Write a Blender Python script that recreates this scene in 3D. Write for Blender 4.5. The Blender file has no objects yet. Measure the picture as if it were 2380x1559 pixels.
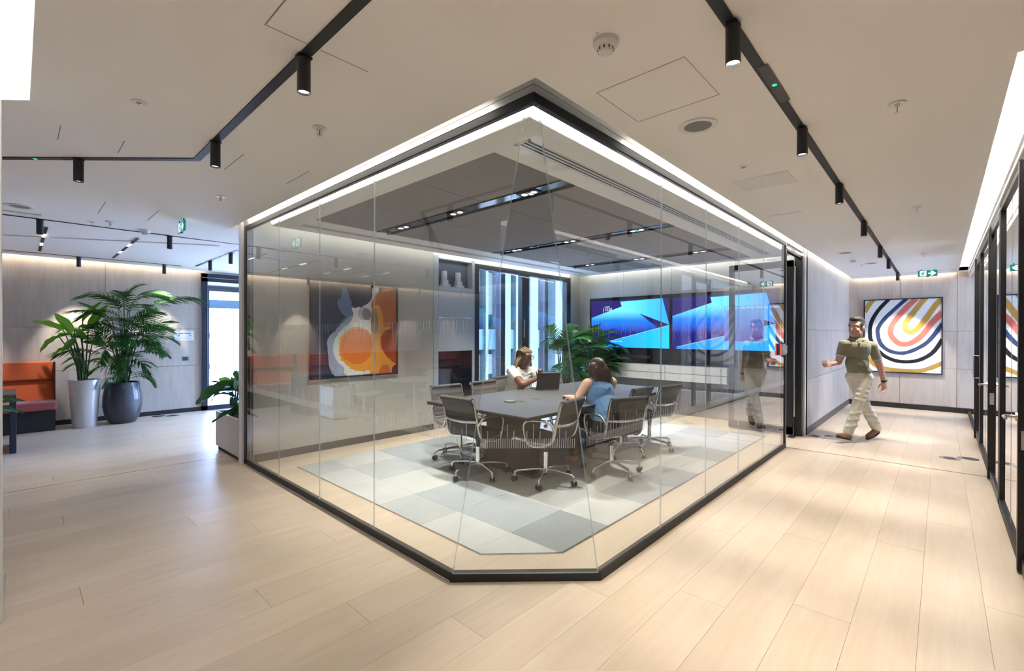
import bpy, bmesh, math, random
from math import sin, cos, pi, radians, sqrt, atan2
from mathutils import Vector, Matrix, noise
random.seed(7)
SC = bpy.context.scene
COL = SC.collection
V = Vector

# ---------------------------------------------------------------- camera
FPX, YAW, PIT, ROL = 1071.26, radians(42.974), radians(-0.195), radians(0.138)
cam_d = bpy.data.cameras.new('camera'); cam = bpy.data.objects.new('camera', cam_d); COL.objects.link(cam)
fw = V((cos(PIT)*cos(YAW), cos(PIT)*sin(YAW), sin(PIT)))
r0 = V((sin(YAW), -cos(YAW), 0)); u0 = r0.cross(fw)
rr = cos(ROL)*r0 + sin(ROL)*u0; uu = -sin(ROL)*r0 + cos(ROL)*u0
cam.matrix_world = Matrix(((rr.x, uu.x, -fw.x, 0), (rr.y, uu.y, -fw.y, 0), (rr.z, uu.z, -fw.z, 1.5), (0, 0, 0, 1)))
cam_d.sensor_fit = 'HORIZONTAL'; cam_d.sensor_width = 36; cam_d.lens = FPX/2380*36
cam_d.clip_start = .02; cam_d.clip_end = 200
SC.camera = cam

# ---------------------------------------------------------------- world, exposure
SC.view_settings.view_transform = 'Standard'; SC.view_settings.look = 'None'
SC.view_settings.gamma = 1; SC.view_settings.use_curve_mapping = False
SC.view_settings.exposure = 0.68
SC.cycles.max_bounces = 10; SC.cycles.diffuse_bounces = 4; SC.cycles.glossy_bounces = 4
SC.cycles.transmission_bounces = 4; SC.cycles.transparent_max_bounces = 24
SC.cycles.caustics_reflective = False; SC.cycles.caustics_refractive = False
SC.cycles.sample_clamp_indirect = 25
SC.cycles.use_denoising = True
SKY_STRENGTH = 15.0
w = bpy.data.worlds.new('sky'); SC.world = w; w.use_nodes = True
nt = w.node_tree; bg = nt.nodes['Background']
tc = nt.nodes.new('ShaderNodeTexCoord'); sp = nt.nodes.new('ShaderNodeSeparateXYZ'); cr = nt.nodes.new('ShaderNodeValToRGB')
nt.links.new(tc.outputs['Generated'], sp.inputs[0]); nt.links.new(sp.outputs['Z'], cr.inputs[0])
cr.color_ramp.elements[0].position = 0.0; cr.color_ramp.elements[0].color = (.45, .60, 1, 1)
cr.color_ramp.elements[1].position = 1.0; cr.color_ramp.elements[1].color = (.28, .48, 1, 1)
nt.links.new(cr.outputs[0], bg.inputs[0]); bg.inputs[1].default_value = SKY_STRENGTH

LED_COVE, LED_ROOM, LED_RIGHT, BOX_LIGHT = 13.0, 9.0, 34.0, 1.5
SPOT_W, ROOM_SPOT_W = 60.0, 130.0
WARM = (1.0, .84, .66); NEUT = (1.0, .93, .82)

# ---------------------------------------------------------------- mesh helpers
class MB:
    def __init__(s): s.v = []; s.f = []; s.m = []
    def add(s, vs, fs, mi=0):
        o = len(s.v); s.v += [tuple(x) for x in vs]; s.f += [tuple(i+o for i in f) for f in fs]; s.m += [mi]*len(fs); return s
    def box(s, x0, x1, y0, y1, z0, z1, mi=0, M=None):
        p = [V((x, y, z)) for z in (z0, z1) for y in (y0, y1) for x in (x0, x1)]
        if M: p = [M @ q for q in p]
        return s.add(p, [(0, 2, 3, 1), (4, 5, 7, 6), (0, 1, 5, 4), (2, 6, 7, 3), (0, 4, 6, 2), (1, 3, 7, 5)], mi)
    def prism(s, poly, z0, z1, mi=0, M=None):
        n = len(poly); p = [V((x, y, z0)) for x, y in poly]+[V((x, y, z1)) for x, y in poly]
        if M: p = [M @ q for q in p]
        return s.add(p, [tuple(range(n))[::-1], tuple(range(n, 2*n))]+[(i, (i+1) % n, n+(i+1) % n, n+i) for i in range(n)], mi)
    def extr(s, pts, vec, mi=0, mi_side=None):
        n = len(pts); pts = [V(q) for q in pts]; vec = V(vec)
        s.add(pts+[q+vec for q in pts], [tuple(range(n))[::-1], tuple(range(n, 2*n))]+[(i, (i+1) % n, n+(i+1) % n, n+i) for i in range(n)], mi)
        if mi_side is not None:
            for i in range(n): s.m[-1-i] = mi_side
        return s
    def poly(s, pts, mi=0): return s.add(pts, [tuple(range(len(pts)))], mi)
    def tube(s, pts, r, n=8, mi=0, cap=True, flat=1.0, up=None):
        pts = [V(p) for p in pts]; k = len(pts); rs = r if isinstance(r, (list, tuple)) else [r]*k
        vs = []; prev = None
        for i, p in enumerate(pts):
            t = (pts[min(i+1, k-1)]-pts[max(i-1, 0)])
            t = t.normalized() if t.length > 1e-9 else V((0, 0, 1))
            if prev is None:
                a = V(up) if up else (V((0, 0, 1)) if abs(t.z) < .9 else V((1, 0, 0)))
            else: a = prev
            a = a - t*a.dot(t)
            if a.length < 1e-6: a = t.orthogonal()
            a.normalize(); b = t.cross(a); prev = a
            for j in range(n):
                th = 2*pi*j/n; vs.append(p+a*cos(th)*rs[i]+b*sin(th)*rs[i]*flat)
        fs = [(i*n+j, i*n+(j+1) % n, (i+1)*n+(j+1) % n, (i+1)*n+j) for i in range(k-1) for j in range(n)]
        if cap: fs += [tuple(range(n))[::-1], tuple(range((k-1)*n, k*n))]
        return s.add(vs, fs, mi)
    def cyl(s, p0, p1, r0, r1=None, n=16, mi=0, cap=True): return s.tube([p0, p1], [r0, r0 if r1 is None else r1], n, mi, cap)
    def capsule(s, p0, p1, r0, r1=None, n=12, mi=0):
        r1 = r0 if r1 is None else r1; p0 = V(p0); p1 = V(p1); d = p1-p0; L = d.length
        d = d/L if L > 1e-9 else V((0, 0, 1))
        pts = []; rs = []
        for a in (-88, -60, -30): pts.append(p0+d*r0*sin(radians(a))); rs.append(r0*cos(radians(a)))
        pts.append(p0); rs.append(r0); pts.append(p1); rs.append(r1)
        for a in (30, 60, 88): pts.append(p1+d*r1*sin(radians(a))); rs.append(r1*cos(radians(a)))
        return s.tube(pts, rs, n, mi)
    def lathe(s, prof, cx=0, cy=0, n=32, mi=0, M=None):
        vs = [V((cx+r*cos(2*pi*j/n), cy+r*sin(2*pi*j/n), z)) for r, z in prof for j in range(n)]
        if M: vs = [M @ q for q in vs]
        fs = [(i*n+j, i*n+(j+1) % n, (i+1)*n+(j+1) % n, (i+1)*n+j) for i in range(len(prof)-1) for j in range(n)]
        if prof[0][0] > 1e-6: fs.append(tuple(range(n))[::-1])
        if prof[-1][0] > 1e-6: fs.append(tuple(range((len(prof)-1)*n, len(prof)*n)))
        return s.add(vs, fs, mi)
    def ell(s, c, rad, n=14, mi=0, axes=None):
        c = V(c); ax = [V(a) for a in axes] if axes else [V((1, 0, 0)), V((0, 1, 0)), V((0, 0, 1))]
        vs = []; m = n//2
        for i in range(m+1):
            ph = -pi/2+pi*i/m
            ph = max(-pi/2+.02, min(pi/2-.02, ph))
            for j in range(n):
                th = 2*pi*j/n
                vs.append(c+ax[0]*rad[0]*cos(ph)*cos(th)+ax[1]*rad[1]*cos(ph)*sin(th)+ax[2]*rad[2]*sin(ph))
        fs = [(i*n+j, i*n+(j+1) % n, (i+1)*n+(j+1) % n, (i+1)*n+j) for i in range(m) for j in range(n)]
        fs += [tuple(range(n))[::-1], tuple(range(m*n, (m+1)*n))]
        return s.add(vs, fs, mi)
    def sheet(s, rows, mi=0, thick=0, mi2=None):
        """grid of points rows[i][j]; thick gives a second skin"""
        a = len(rows); b = len(rows[0]); P = [[V(q) for q in r] for r in rows]
        fs = [(i*b+j, i*b+j+1, (i+1)*b+j+1, (i+1)*b+j) for i in range(a-1) for j in range(b-1)]
        s.add([q for r in P for q in r], fs, mi)
        if thick:
            N = []
            for i in range(a):
                for j in range(b):
                    du = P[min(i+1, a-1)][j]-P[max(i-1, 0)][j]; dv = P[i][min(j+1, b-1)]-P[i][max(j-1, 0)]
                    nn = du.cross(dv); nn.normalize(); N.append(P[i][j]+nn*thick)
            o = len(s.v)
            s.add(N, [f[::-1] for f in fs], mi if mi2 is None else mi2)
            bd = [(0, j) for j in range(b)]+[(i, b-1) for i in range(1, a)]+[(a-1, j) for j in range(b-2, -1, -1)]+[(i, 0) for i in range(a-2, 0, -1)]
            ids = [i*b+j for i, j in bd]; k = len(ids)
            for q in range(k):
                i0, i1 = ids[q], ids[(q+1) % k]
                s.f.append((o-a*b+i0, o-a*b+i1, o+i1, o+i0)); s.m.append(mi)
        return s
    def mesh(s, name, mats, smooth=False):
        me = bpy.data.meshes.new(name); me.from_pydata(s.v, [], s.f)
        for m in (mats if isinstance(mats, (list, tuple)) else [mats]): me.materials.append(m)
        me.polygons.foreach_set('material_index', s.m)
        if smooth: me.polygons.foreach_set('use_smooth', [True]*len(s.f))
        me.update()
        bm = bmesh.new(); bm.from_mesh(me); bmesh.ops.recalc_face_normals(bm, faces=bm.faces); bm.to_mesh(me); bm.free()
        return me
    def build(s, name, mats, parent=None, smooth=False, bevel=0, seg=2, auto=None):
        o = bpy.data.objects.new(name, s.mesh(name, mats, smooth or auto is not None)); COL.objects.link(o)
        if parent: o.parent = parent
        if bevel:
            b = o.modifiers.new('bevel', 'BEVEL'); b.width = bevel; b.segments = seg; b.limit_method = 'ANGLE'; b.angle_limit = radians(40)
        if auto is not None:
            sharp(o.data, auto)
        return o

def sharp(me, ang):
    bm = bmesh.new(); bm.from_mesh(me)
    for e in bm.edges:
        if len(e.link_faces) == 2 and e.calc_face_angle(0) > radians(ang): e.smooth = False
    bm.to_mesh(me); bm.free()

def link(name, me, parent=None, loc=(0, 0, 0), rz=0):
    o = bpy.data.objects.new(name, me); COL.objects.link(o); o.location = loc; o.rotation_euler.z = rz
    if parent: o.parent = parent
    return o
def thing(name, label, cat, loc=(0, 0, 0), rz=0, group=None):
    o = bpy.data.objects.new(name, None); COL.objects.link(o); o.location = loc; o.rotation_euler = (0, 0, rz)
    o.empty_display_size = .1
    return tag(o, label, cat, group)
def tag(o, label, cat, group=None):
    o['label'] = label; o['category'] = cat
    if group: o['group'] = group
    return o
def struct(o): o['kind'] = 'structure'; return o
def sroot(name):
    o = bpy.data.objects.new(name, None); COL.objects.link(o); o.empty_display_size = .1; return struct(o)
def copy_tree(o, parent=None):
    c = o.copy(); COL.objects.link(c)
    if parent: c.parent = parent
    for ch in o.children: copy_tree(ch, c)
    return c
def dup(o, loc, rz, label, group=None):
    c = copy_tree(o); c.location = loc; c.rotation_euler.z = rz; c['label'] = label
    if group: c['group'] = group
    return c
def bake(o):
    dg = bpy.context.evaluated_depsgraph_get(); dg.update()
    me = bpy.data.meshes.new_from_object(o.evaluated_get(dg)); o.modifiers.clear(); o.data = me; return o
def catmull(P, n=6, closed=False):
    P = [V(p) for p in P]; out = []; k = len(P)
    for i in range(k if closed else k-1):
        a, b, c, d = (P[(i+q) % k] if closed else P[max(0, min(k-1, i+q))] for q in (-1, 0, 1, 2))
        for t in range(n):
            t /= n; out.append(.5*((2*b)+(c-a)*t+(2*a-5*b+4*c-d)*t*t+(3*b-a-3*c+d)*t**3))
    if not closed: out.append(P[-1])
    return out

# ---------------------------------------------------------------- material helpers
MATS = {}
def mat(name, col=(.5, .5, .5), rough=.5, metal=0, spec=.5, emit=0, ecol=None, coat=0, sheen=0, bump=None, var=None, alpha=None):
    """principled material; bump=(scale,strength,distance); var=(scale,amount,stretch xyz) darkens/lightens by noise"""
    m = bpy.data.materials.new(name); m.use_nodes = True; n = m.node_tree; b = n.nodes['Principled BSDF']
    b.inputs['Base Color'].default_value = (*col, 1); b.inputs['Roughness'].default_value = rough
    b.inputs['Metallic'].default_value = metal; b.inputs['Specular IOR Level'].default_value = spec
    b.inputs['Coat Weight'].default_value = coat; b.inputs['Sheen Weight'].default_value = sheen
    if emit: b.inputs['Emission Color'].default_value = (*(ecol or col), 1); b.inputs['Emission Strength'].default_value = emit
    if bump or var: t = n.nodes.new('ShaderNodeTexCoord')
    if bump:
        nz = n.nodes.new('ShaderNodeTexNoise'); nz.inputs['Scale'].default_value = bump[0]; nz.inputs['Detail'].default_value = 4
        bp = n.nodes.new('ShaderNodeBump'); bp.inputs['Strength'].default_value = bump[1]; bp.inputs['Distance'].default_value = bump[2]
        n.links.new(t.outputs['Object'], nz.inputs['Vector']); n.links.new(nz.outputs['Fac'], bp.inputs['Height']); n.links.new(bp.outputs[0], b.inputs['Normal'])
    if var:
        mp = n.nodes.new('ShaderNodeMapping'); mp.inputs['Scale'].default_value = var[2] if len(var) > 2 else (1, 1, 1)
        nz = n.nodes.new('ShaderNodeTexNoise'); nz.inputs['Scale'].default_value = var[0]; nz.inputs['Detail'].default_value = 6; nz.inputs['Roughness'].default_value = .6
        mx = n.nodes.new('ShaderNodeMix'); mx.data_type = 'RGBA'
        mx.inputs['A'].default_value = (*[c*(1-var[1]) for c in col], 1); mx.inputs['B'].default_value = (*[min(1, c*(1+var[1])) for c in col], 1)
        n.links.new(t.outputs['Object'], mp.inputs[0]); n.links.new(mp.outputs[0], nz.inputs['Vector']); n.links.new(nz.outputs['Fac'], mx.inputs['Factor']); n.links.new(mx.outputs['Result'], b.inputs['Base Color'])
    MATS[name] = m; return m
def emat(name, col, strength):
    m = bpy.data.materials.new(name); m.use_nodes = True; n = m.node_tree; n.nodes.clear()
    e = n.nodes.new('ShaderNodeEmission'); o = n.nodes.new('ShaderNodeOutputMaterial'); e.inputs[0].default_value = (*col, 1); e.inputs[1].default_value = strength
    n.links.new(e.outputs[0], o.inputs[0]); MATS[name] = m; return m
def wood(name, c1, c2, axis, rough, scale=1.0, spec=.5, rv=.08, bumpd=.0004):
    """fine straight grain along axis (0 x, 2 z); every object gets its own offset and tone"""
    m = bpy.data.materials.new(name); m.use_nodes = True; n = m.node_tree; L = n.links.new; b = n.nodes['Principled BSDF']
    t = n.nodes.new('ShaderNodeTexCoord'); oi = n.nodes.new('ShaderNodeObjectInfo')
    sc = n.nodes.new('ShaderNodeVectorMath'); sc.operation = 'SCALE'; sc.inputs[0].default_value = (37, 53, 71); L(oi.outputs['Random'], sc.inputs['Scale'])
    ad = n.nodes.new('ShaderNodeVectorMath'); ad.operation = 'ADD'; L(t.outputs['Object'], ad.inputs[0]); L(sc.outputs[0], ad.inputs[1])
    def nz(st, s, det, rgh=.6, dist=0):
        mp = n.nodes.new('ShaderNodeMapping'); mp.inputs['Scale'].default_value = st; L(ad.outputs[0], mp.inputs[0])
        q = n.nodes.new('ShaderNodeTexNoise'); q.inputs['Scale'].default_value = s*scale; q.inputs['Detail'].default_value = det; q.inputs['Roughness'].default_value = rgh; q.inputs['Distortion'].default_value = dist
        L(mp.outputs[0], q.inputs['Vector']); return q
    st = [1, 1, 1]; st[axis] = .06; fine = nz(st, 38, 5, .65)
    st = [1, 1, 1]; st[axis] = .18; big = nz(st, 5, 3, .5, 1.2)
    cl = nz((1, 1, 1), 1.3, 2)
    mx = n.nodes.new('ShaderNodeMix'); mx.data_type = 'FLOAT'; mx.inputs['Factor'].default_value = .5; L(fine.outputs['Fac'], mx.inputs['A']); L(big.outputs['Fac'], mx.inputs['B'])
    rmp = n.nodes.new('ShaderNodeMapRange'); rmp.inputs['From Min'].default_value = .36; rmp.inputs['From Max'].default_value = .64; L(mx.outputs['Result'], rmp.inputs['Value'])
    c = n.nodes.new('ShaderNodeMix'); c.data_type = 'RGBA'; c.inputs['A'].default_value = (*c1, 1); c.inputs['B'].default_value = (*c2, 1); L(rmp.outputs[0], c.inputs['Factor'])
    hs = n.nodes.new('ShaderNodeHueSaturation'); L(c.outputs['Result'], hs.inputs['Color'])
    vr = n.nodes.new('ShaderNodeMapRange'); vr.inputs['To Min'].default_value = 1-rv; vr.inputs['To Max'].default_value = 1+rv; L(oi.outputs['Random'], vr.inputs['Value'])
    c2n = n.nodes.new('ShaderNodeMapRange'); c2n.inputs['From Min'].default_value = .3; c2n.inputs['From Max'].default_value = .7; c2n.inputs['To Min'].default_value = .95; c2n.inputs['To Max'].default_value = 1.05; L(cl.outputs['Fac'], c2n.inputs['Value'])
    mu = n.nodes.new('ShaderNodeMath'); mu.operation = 'MULTIPLY'; L(vr.outputs[0], mu.inputs[0]); L(c2n.outputs[0], mu.inputs[1]); L(mu.outputs[0], hs.inputs['Value'])
    L(hs.outputs[0], b.inputs['Base Color'])
    rg = n.nodes.new('ShaderNodeMapRange'); rg.inputs['To Min'].default_value = rough-.05; rg.inputs['To Max'].default_value = rough+.07; L(fine.outputs['Fac'], rg.inputs['Value']); L(rg.outputs[0], b.inputs['Roughness'])
    bp = n.nodes.new('ShaderNodeBump'); bp.inputs['Strength'].default_value = .25; bp.inputs['Distance'].default_value = bumpd; L(fine.outputs['Fac'], bp.inputs['Height']); L(bp.outputs[0], b.inputs['Normal'])
    b.inputs['Specular IOR Level'].default_value = spec
    MATS[name] = m; return m
def glass(name, tint=(.965, .985, .98), k=1.7, ior=1.5, rough=0.0):
    """clear pane: Fresnel mirror over a see-through body, mirror only on the face the ray enters"""
    m = bpy.data.materials.new(name); m.use_nodes = True; n = m.node_tree; n.nodes.clear(); L = n.links.new
    o = n.nodes.new('ShaderNodeOutputMaterial'); mx = n.nodes.new('ShaderNodeMixShader'); tr = n.nodes.new('ShaderNodeBsdfTransparent'); gl = n.nodes.new('ShaderNodeBsdfGlossy')
    tr.inputs[0].default_value = (*tint, 1); gl.inputs['Roughness'].default_value = rough; gl.inputs[0].default_value = (1, 1, 1, 1)
    fr = n.nodes.new('ShaderNodeFresnel'); fr.inputs[0].default_value = ior; ge = n.nodes.new('ShaderNodeNewGeometry')
    iv = n.nodes.new('ShaderNodeMath'); iv.operation = 'SUBTRACT'; iv.inputs[0].default_value = 1; L(ge.outputs['Backfacing'], iv.inputs[1])
    mu = n.nodes.new('ShaderNodeMath'); mu.operation = 'MULTIPLY'; L(fr.outputs[0], mu.inputs[0]); L(iv.outputs[0], mu.inputs[1])
    m2 = n.nodes.new('ShaderNodeMath'); m2.operation = 'MULTIPLY'; m2.use_clamp = True; m2.inputs[1].default_value = k; L(mu.outputs[0], m2.inputs[0])
    L(m2.outputs[0], mx.inputs[0]); L(tr.outputs[0], mx.inputs[1]); L(gl.outputs[0], mx.inputs[2]); L(mx.outputs[0], o.inputs[0])
    MATS[name] = m; return m

def frost(name, col, a):
    m = bpy.data.materials.new(name); m.use_nodes = True; n = m.node_tree; n.nodes.clear(); L = n.links.new
    o = n.nodes.new('ShaderNodeOutputMaterial'); mx = n.nodes.new('ShaderNodeMixShader'); tr = n.nodes.new('ShaderNodeBsdfTransparent'); d = n.nodes.new('ShaderNodeBsdfDiffuse')
    t2 = n.nodes.new('ShaderNodeBsdfTranslucent'); m2 = n.nodes.new('ShaderNodeMixShader'); m2.inputs[0].default_value = .5
    d.inputs[0].default_value = (*col, 1); t2.inputs[0].default_value = (*col, 1); mx.inputs[0].default_value = a
    L(d.outputs[0], m2.inputs[1]); L(t2.outputs[0], m2.inputs[2]); L(tr.outputs[0], mx.inputs[1]); L(m2.outputs[0], mx.inputs[2]); L(mx.outputs[0], o.inputs[0])
    MATS[name] = m; return m

M_FLOOR = wood('oak_plank', (.615, .49, .36), (.685, .565, .435), 0, .36, rv=.035)
M_PANEL = wood('grey_oak_panel', (.43, .37, .315), (.54, .48, .42), 2, .5, rv=.03)
M_CEIL = mat('ceiling_paint', (.93, .92, .91), .9)
M_WHITE = mat('white_paint', (.82, .82, .81), .6)
M_BLACK = mat('black_frame', (.012, .012, .014), .38)
M_MATTBLACK = mat('matt_black', (.012, .012, .013), .55)
M_ALU = mat('brushed_aluminium', (.60, .60, .58), .42, 1.0)
M_CHROME = mat('chrome', (.82, .82, .83), .09, 1.0)
M_STEEL = mat('satin_steel', (.66, .63, .58), .25, 1.0)
M_GLASS = glass('clear_glass')
M_GEDGE0 = None
M_GEDGE = frost('glass_edge', (.45, .62, .66), .45)
M_PLASTIC = mat('white_plastic', (.80, .80, .79), .45)
M_FROST = frost('frosted_print', (.85, .88, .9), .45)
M_LEDC = emat('led_cove', NEUT, LED_COVE)
M_LEDR = emat('led_room', (1, .97, .92), LED_ROOM)
M_LEDRIGHT = emat('led_right', (1, .95, .86), LED_RIGHT)
M_LEDW = emat('led_warm', WARM, LED_COVE)
M_BOX = emat('light_panel', (1, .97, .92), BOX_LIGHT)
M_LENS = emat('lamp_lens', (1, .95, .88), 6)
M_GREEN = emat('green_indicator', (.02, 1, .35), 1.2)

# ================================================================ STRUCTURE
M_SOIL = mat('soil_chips', (.05, .035, .025), .95, bump=(60, 1, .02), var=(40, .7))
M_CARP = [mat('carpet_%s' % n, c, .95, 0, .2, bump=(900, .35, .003), var=(3.2, .16)) for n, c in
          (('pale', (.52, .53, .51)), ('mid', (.43, .445, .44)), ('cool', (.37, .40, .41)), ('dark', (.29, .315, .325)))]
M_SUB = mat('floor_base_dark', (.25, .19, .13), .7)

# floor: planks run along x
floor = struct(MB().box(-7, 13, -5.6, 10.62, -.08, -.012).build('floor', M_FLOOR))
plank_me = MB().box(0, 2.698, 0, .2588, -.012, 0).mesh('plank', M_FLOOR)
def visible_plank(x0, y0):
    x1, y1 = x0+2.7, y0+.26
    if x0 > 2.4 and x1 < 7.6 and y0 > 2.3 and y1 < 5.25: return False
    if x0 > 4.5 and y0 > 5.9: return False
    if x0 > 8.5 and y0 > 1.55: return False
    if y1 > 10.75: return False
    return True
row = 0; y = -.44
while y < 10.5:
    x = -1.75+[0, 1.35, .62, 2.0, .3, 1.7][row % 6]-2.7*(row % 6 in (1, 3, 5))
    while x < 12.4:
        if x > -3.2 and visible_plank(x, y): link('plank', plank_me, floor, (x, y, 0))
        x += 2.7
    y += .26; row += 1

# carpet of square tiles laid flush between the glass and the table
carpet = thing('carpet', 'grey patchwork carpet of square tiles under the meeting table', 'carpet')
def clip(poly, a, b, c):
    out = []
    for i in range(len(poly)):
        p, q = poly[i], poly[(i+1) % len(poly)]; dp = a*p[0]+b*p[1]-c; dq = a*q[0]+b*q[1]-c
        if dp >= 0: out.append(p)
        if dp*dq < 0:
            t = dp/(dp-dq); out.append((p[0]+t*(q[0]-p[0]), p[1]+t*(q[1]-p[1])))
    return out
rng = random.Random(4)
for i in range(-1, 10):
    for j in range(-1, 7):
        x0, y0 = 2.53+.6135*(i-1), 2.362+.6135*(j-1)
        P = [(x0+.001, y0+.001), (x0+.6125, y0+.001), (x0+.6125, y0+.6125), (x0+.001, y0+.6125)]
        for a, b, c in ((1, 0, 2.15), (-1, 0, -7.52), (0, 1, 1.9), (0, -1, -5.29), (.40, .39, .40*2.15+.39*2.285)):
            P = clip(P, a, b, c)
            if len(P) < 3: break
        if len(P) >= 3:
            k = rng.choices([0, 1, 2, 3], [4, 4, 3, 2])[0]
            MB().prism(P, 0, .005).build('carpet_tile', M_CARP[k], carpet)
MB().extr([(2.14, 2.28, 0), (2.54, 1.885, 0), (7.53, 1.885, 0), (7.53, 1.895, 0), (2.545, 1.895, 0), (2.15, 2.285, 0), (2.15, 5.29, 0), (2.14, 5.29, 0)], (0, 0, .0055)).build('edge_trim', M_STEEL, carpet)

# metal strips let into the floor
struct(MB().box(-6, 1.70, 6.392, 6.402, -.005, .002).build('trim_1', M_STEEL))
struct(MB().box(6.985, 6.997, -.36, 1.5, -.005, .0015).build('trim_2', M_MATTBLACK))

# ceilings
H = 2.70
ceil = struct(MB().prism([(-7.1, -5.7), (12.46, -5.7), (12.46, 1.62), (8.60, 1.62), (8.60, 5.98), (4.48, 5.98), (4.48, 10.62), (-7.1, 10.62)], 3.12, 3.2).build('ceiling', M_CEIL))  # unseen roof slab over the boards, added to stop sky light leaking in
def slab(name, poly, z, t=.06, m=M_CEIL): return MB().prism(poly, z, z+t).build(name, m, ceil)
slab('ceiling_board', [(.045, -5.5), (1.655, -5.5), (1.655, 10.385), (.045, 10.385)], H)
slab('ceiling_board', [(.045, 3.45), (.045, 10.385), (-7, 10.385), (-7, 4.5), (-1.0, 4.5)], H)
slab('ceiling_board', [(-7, -5.5), (-1.0, -5.5), (-1.0, 4.5), (-7, 4.5)], H)
slab('ceiling_board', [(1.655, -.23), (12.265, -.23), (12.265, 1.395), (1.655, 1.395)], H)
slab('ceiling_board', [(11.92, -.42), (12.265, -.42), (12.265, -.23), (11.92, -.23)], H)
slab('ceiling_board', [(1.655, -5.5), (2.9, -5.5), (2.9, -.23), (1.655, -.23)], H)
slab('ceiling_board', [(1.655, 5.99), (4.45, 5.99), (4.45, 10.385), (1.655, 10.385)], H)
slab('ceiling_board', [(2.9, -4.5), (12.34, -4.5), (12.34, -.47), (2.9, -.47)], H)
# upstands that hide the light strips behind the ceiling edges
slab('cove_upstand', [(1.64, 1.395), (1.655, 1.395), (1.655, 5.9), (1.64, 5.9)], H+.06, .05, M_WHITE)
slab('cove_upstand', [(1.655, 1.38), (12.3, 1.38), (12.3, 1.395), (1.655, 1.395)], H+.06, .05, M_WHITE)
slab('cove_upstand', [(2.0, -.23), (11.92, -.23), (11.92, -.245), (2.0, -.245)], H+.06, .02, M_WHITE)
# meeting room: white border and sunken acoustic panels
ZI = 2.74
for P in ([(2.0, 1.73), (8.26, 1.73), (8.26, 2.24), (2.0, 2.24)], [(2.0, 5.05), (8.26, 5.05), (8.26, 5.655), (2.0, 5.655)],
          [(2.0, 2.24), (2.22, 2.24), (2.22, 5.05), (2.0, 5.05)], [(8.09, 2.24), (8.26, 2.24), (8.26, 5.05), (8.09, 5.05)]):
    slab('ceiling_border', P, ZI, .09)
M_ACOU = mat('acoustic_felt', (.30, .285, .285), .95, 0, .2, bump=(700, .4, .002))
for a, b in ((2.225, 3.0), (3.19, 4.99), (5.16, 6.93), (7.12, 8.085)):
    for c in range(3):
        MB().box(a+.003, b-.003, 2.245+.935*c+.003, 2.245+.935*(c+1)-.003, ZI+.008, ZI+.04).build('acoustic_panel', M_ACOU, ceil)
MB().box(2.2, 8.1, 2.2, 5.08, ZI+.06, ZI+.08).build('ceiling_back', M_MATTBLACK, ceil)
# raft, access hatches, dark joints of the main ceiling
MB().prism([(-.125, 8.41), (1.885, 7.22), (1.90, 9.75), (-3.0, 9.75), (-3.0, 8.41)], H-.012, H).build('ceiling_raft', M_CEIL, ceil)
M_JOINT = mat('ceiling_joint', (.25, .23, .21), .9)
def hatch(x0, x1, y0, y1, sides='lrtb', g=.003):
    mb = MB()
    if 'l' in sides: mb.box(x0, x0+g, y0, y1, H-.0012, H+.001)
    if 'r' in sides: mb.box(x1-g, x1, y0, y1, H-.0012, H+.001)
    if 't' in sides: mb.box(x0, x1, y1-g*.6, y1, H-.0012, H+.001)
    if 'b' in sides: mb.box(x0, x1, y0, y0+g*.6, H-.0012, H+.001)
    mb.build('access_hatch', M_JOINT, ceil)
hatch(1.965, 2.395, .817, 1.26); hatch(.17, .46, 3.74, 4.02, 'lr', .004); hatch(1.034, 1.474, 3.43, 3.85, 'lr', .004)
hatch(.656, 1.1, 1.5, 1.93, 'lt', .004); hatch(5.2, 5.5, 1.0, 1.3, 'l', .004); hatch(.55, .95, 5.6, 6.2, 'lr', .005)
MB().box(3.84, 4.17, .83, 1.21, H-.004, H+.001).build('access_hatch', M_WHITE, ceil, bevel=.002)
MB().box(11.75, 11.756, -.2, 1.39, H-.001, H+.001).build('ceiling_joint', M_JOINT, ceil)

# left light box: a lit well in the ceiling
lbx = thing('ceiling_light_box', 'big bright light well cut into the ceiling at top left', 'ceiling light', (-.48, 0, H))
MB().extr([(.525, -4.0, .16), (.525, 3.45, .16), (-.52, 4.5, .16), (-.52, -4.0, .16)], (0, 0, .02)).build('luminous_panel', M_BOX, lbx)
lw = MB()
for a, b in (((.525, -4.0), (.525, 3.45)), ((.525, 3.45), (-.52, 4.5)), ((-.52, 4.5), (-.52, -4.0)), ((-.52, -4.0), (.525, -4.0))):
    lw.extr([(a[0], a[1], .06), (b[0], b[1], .06), (b[0], b[1], .2), (a[0], a[1], .2)], (.004, .004, 0))
lw.build('well_side', M_WHITE, lbx)

# perimeter walls
M_WALL = mat('warm_grey_wall', (.50, .485, .44), .75)
M_TAUPE = mat('taupe_wall', (.20, .185, .175), .7)
M_BASE = mat('baseboard_black', (.018, .016, .015), .45)
M_BASEBR = mat('baseboard_brown', (.10, .085, .07), .5)
def wall(name, x0, x1, y0, y1, z0=0, z1=3.12, m=M_WALL): return struct(MB().box(x0, x1, y0, y1, z0, z1).build(name, m))
wb = wall('wall_back', -7, 2.425, 10.52, 10.62, m=M_TAUPE)
for xa, xb in [(1.03-1.4*k, 1.03-1.4*k+1.4) for k in range(0, 6)]:
    for za, zb in ((.075, .885), (.885, 1.589), (1.589, 2.95)):
        MB().box(xa+.0025, min(xb, 2.428)-.0025, 10.5, 10.52, za+.0025, zb-.0025).build('wall_panel', M_PANEL, wb)
struct(MB().box(-7, 2.425, 10.49, 10.5, 0, .075).build('baseboard_back', M_BASE))
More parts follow.
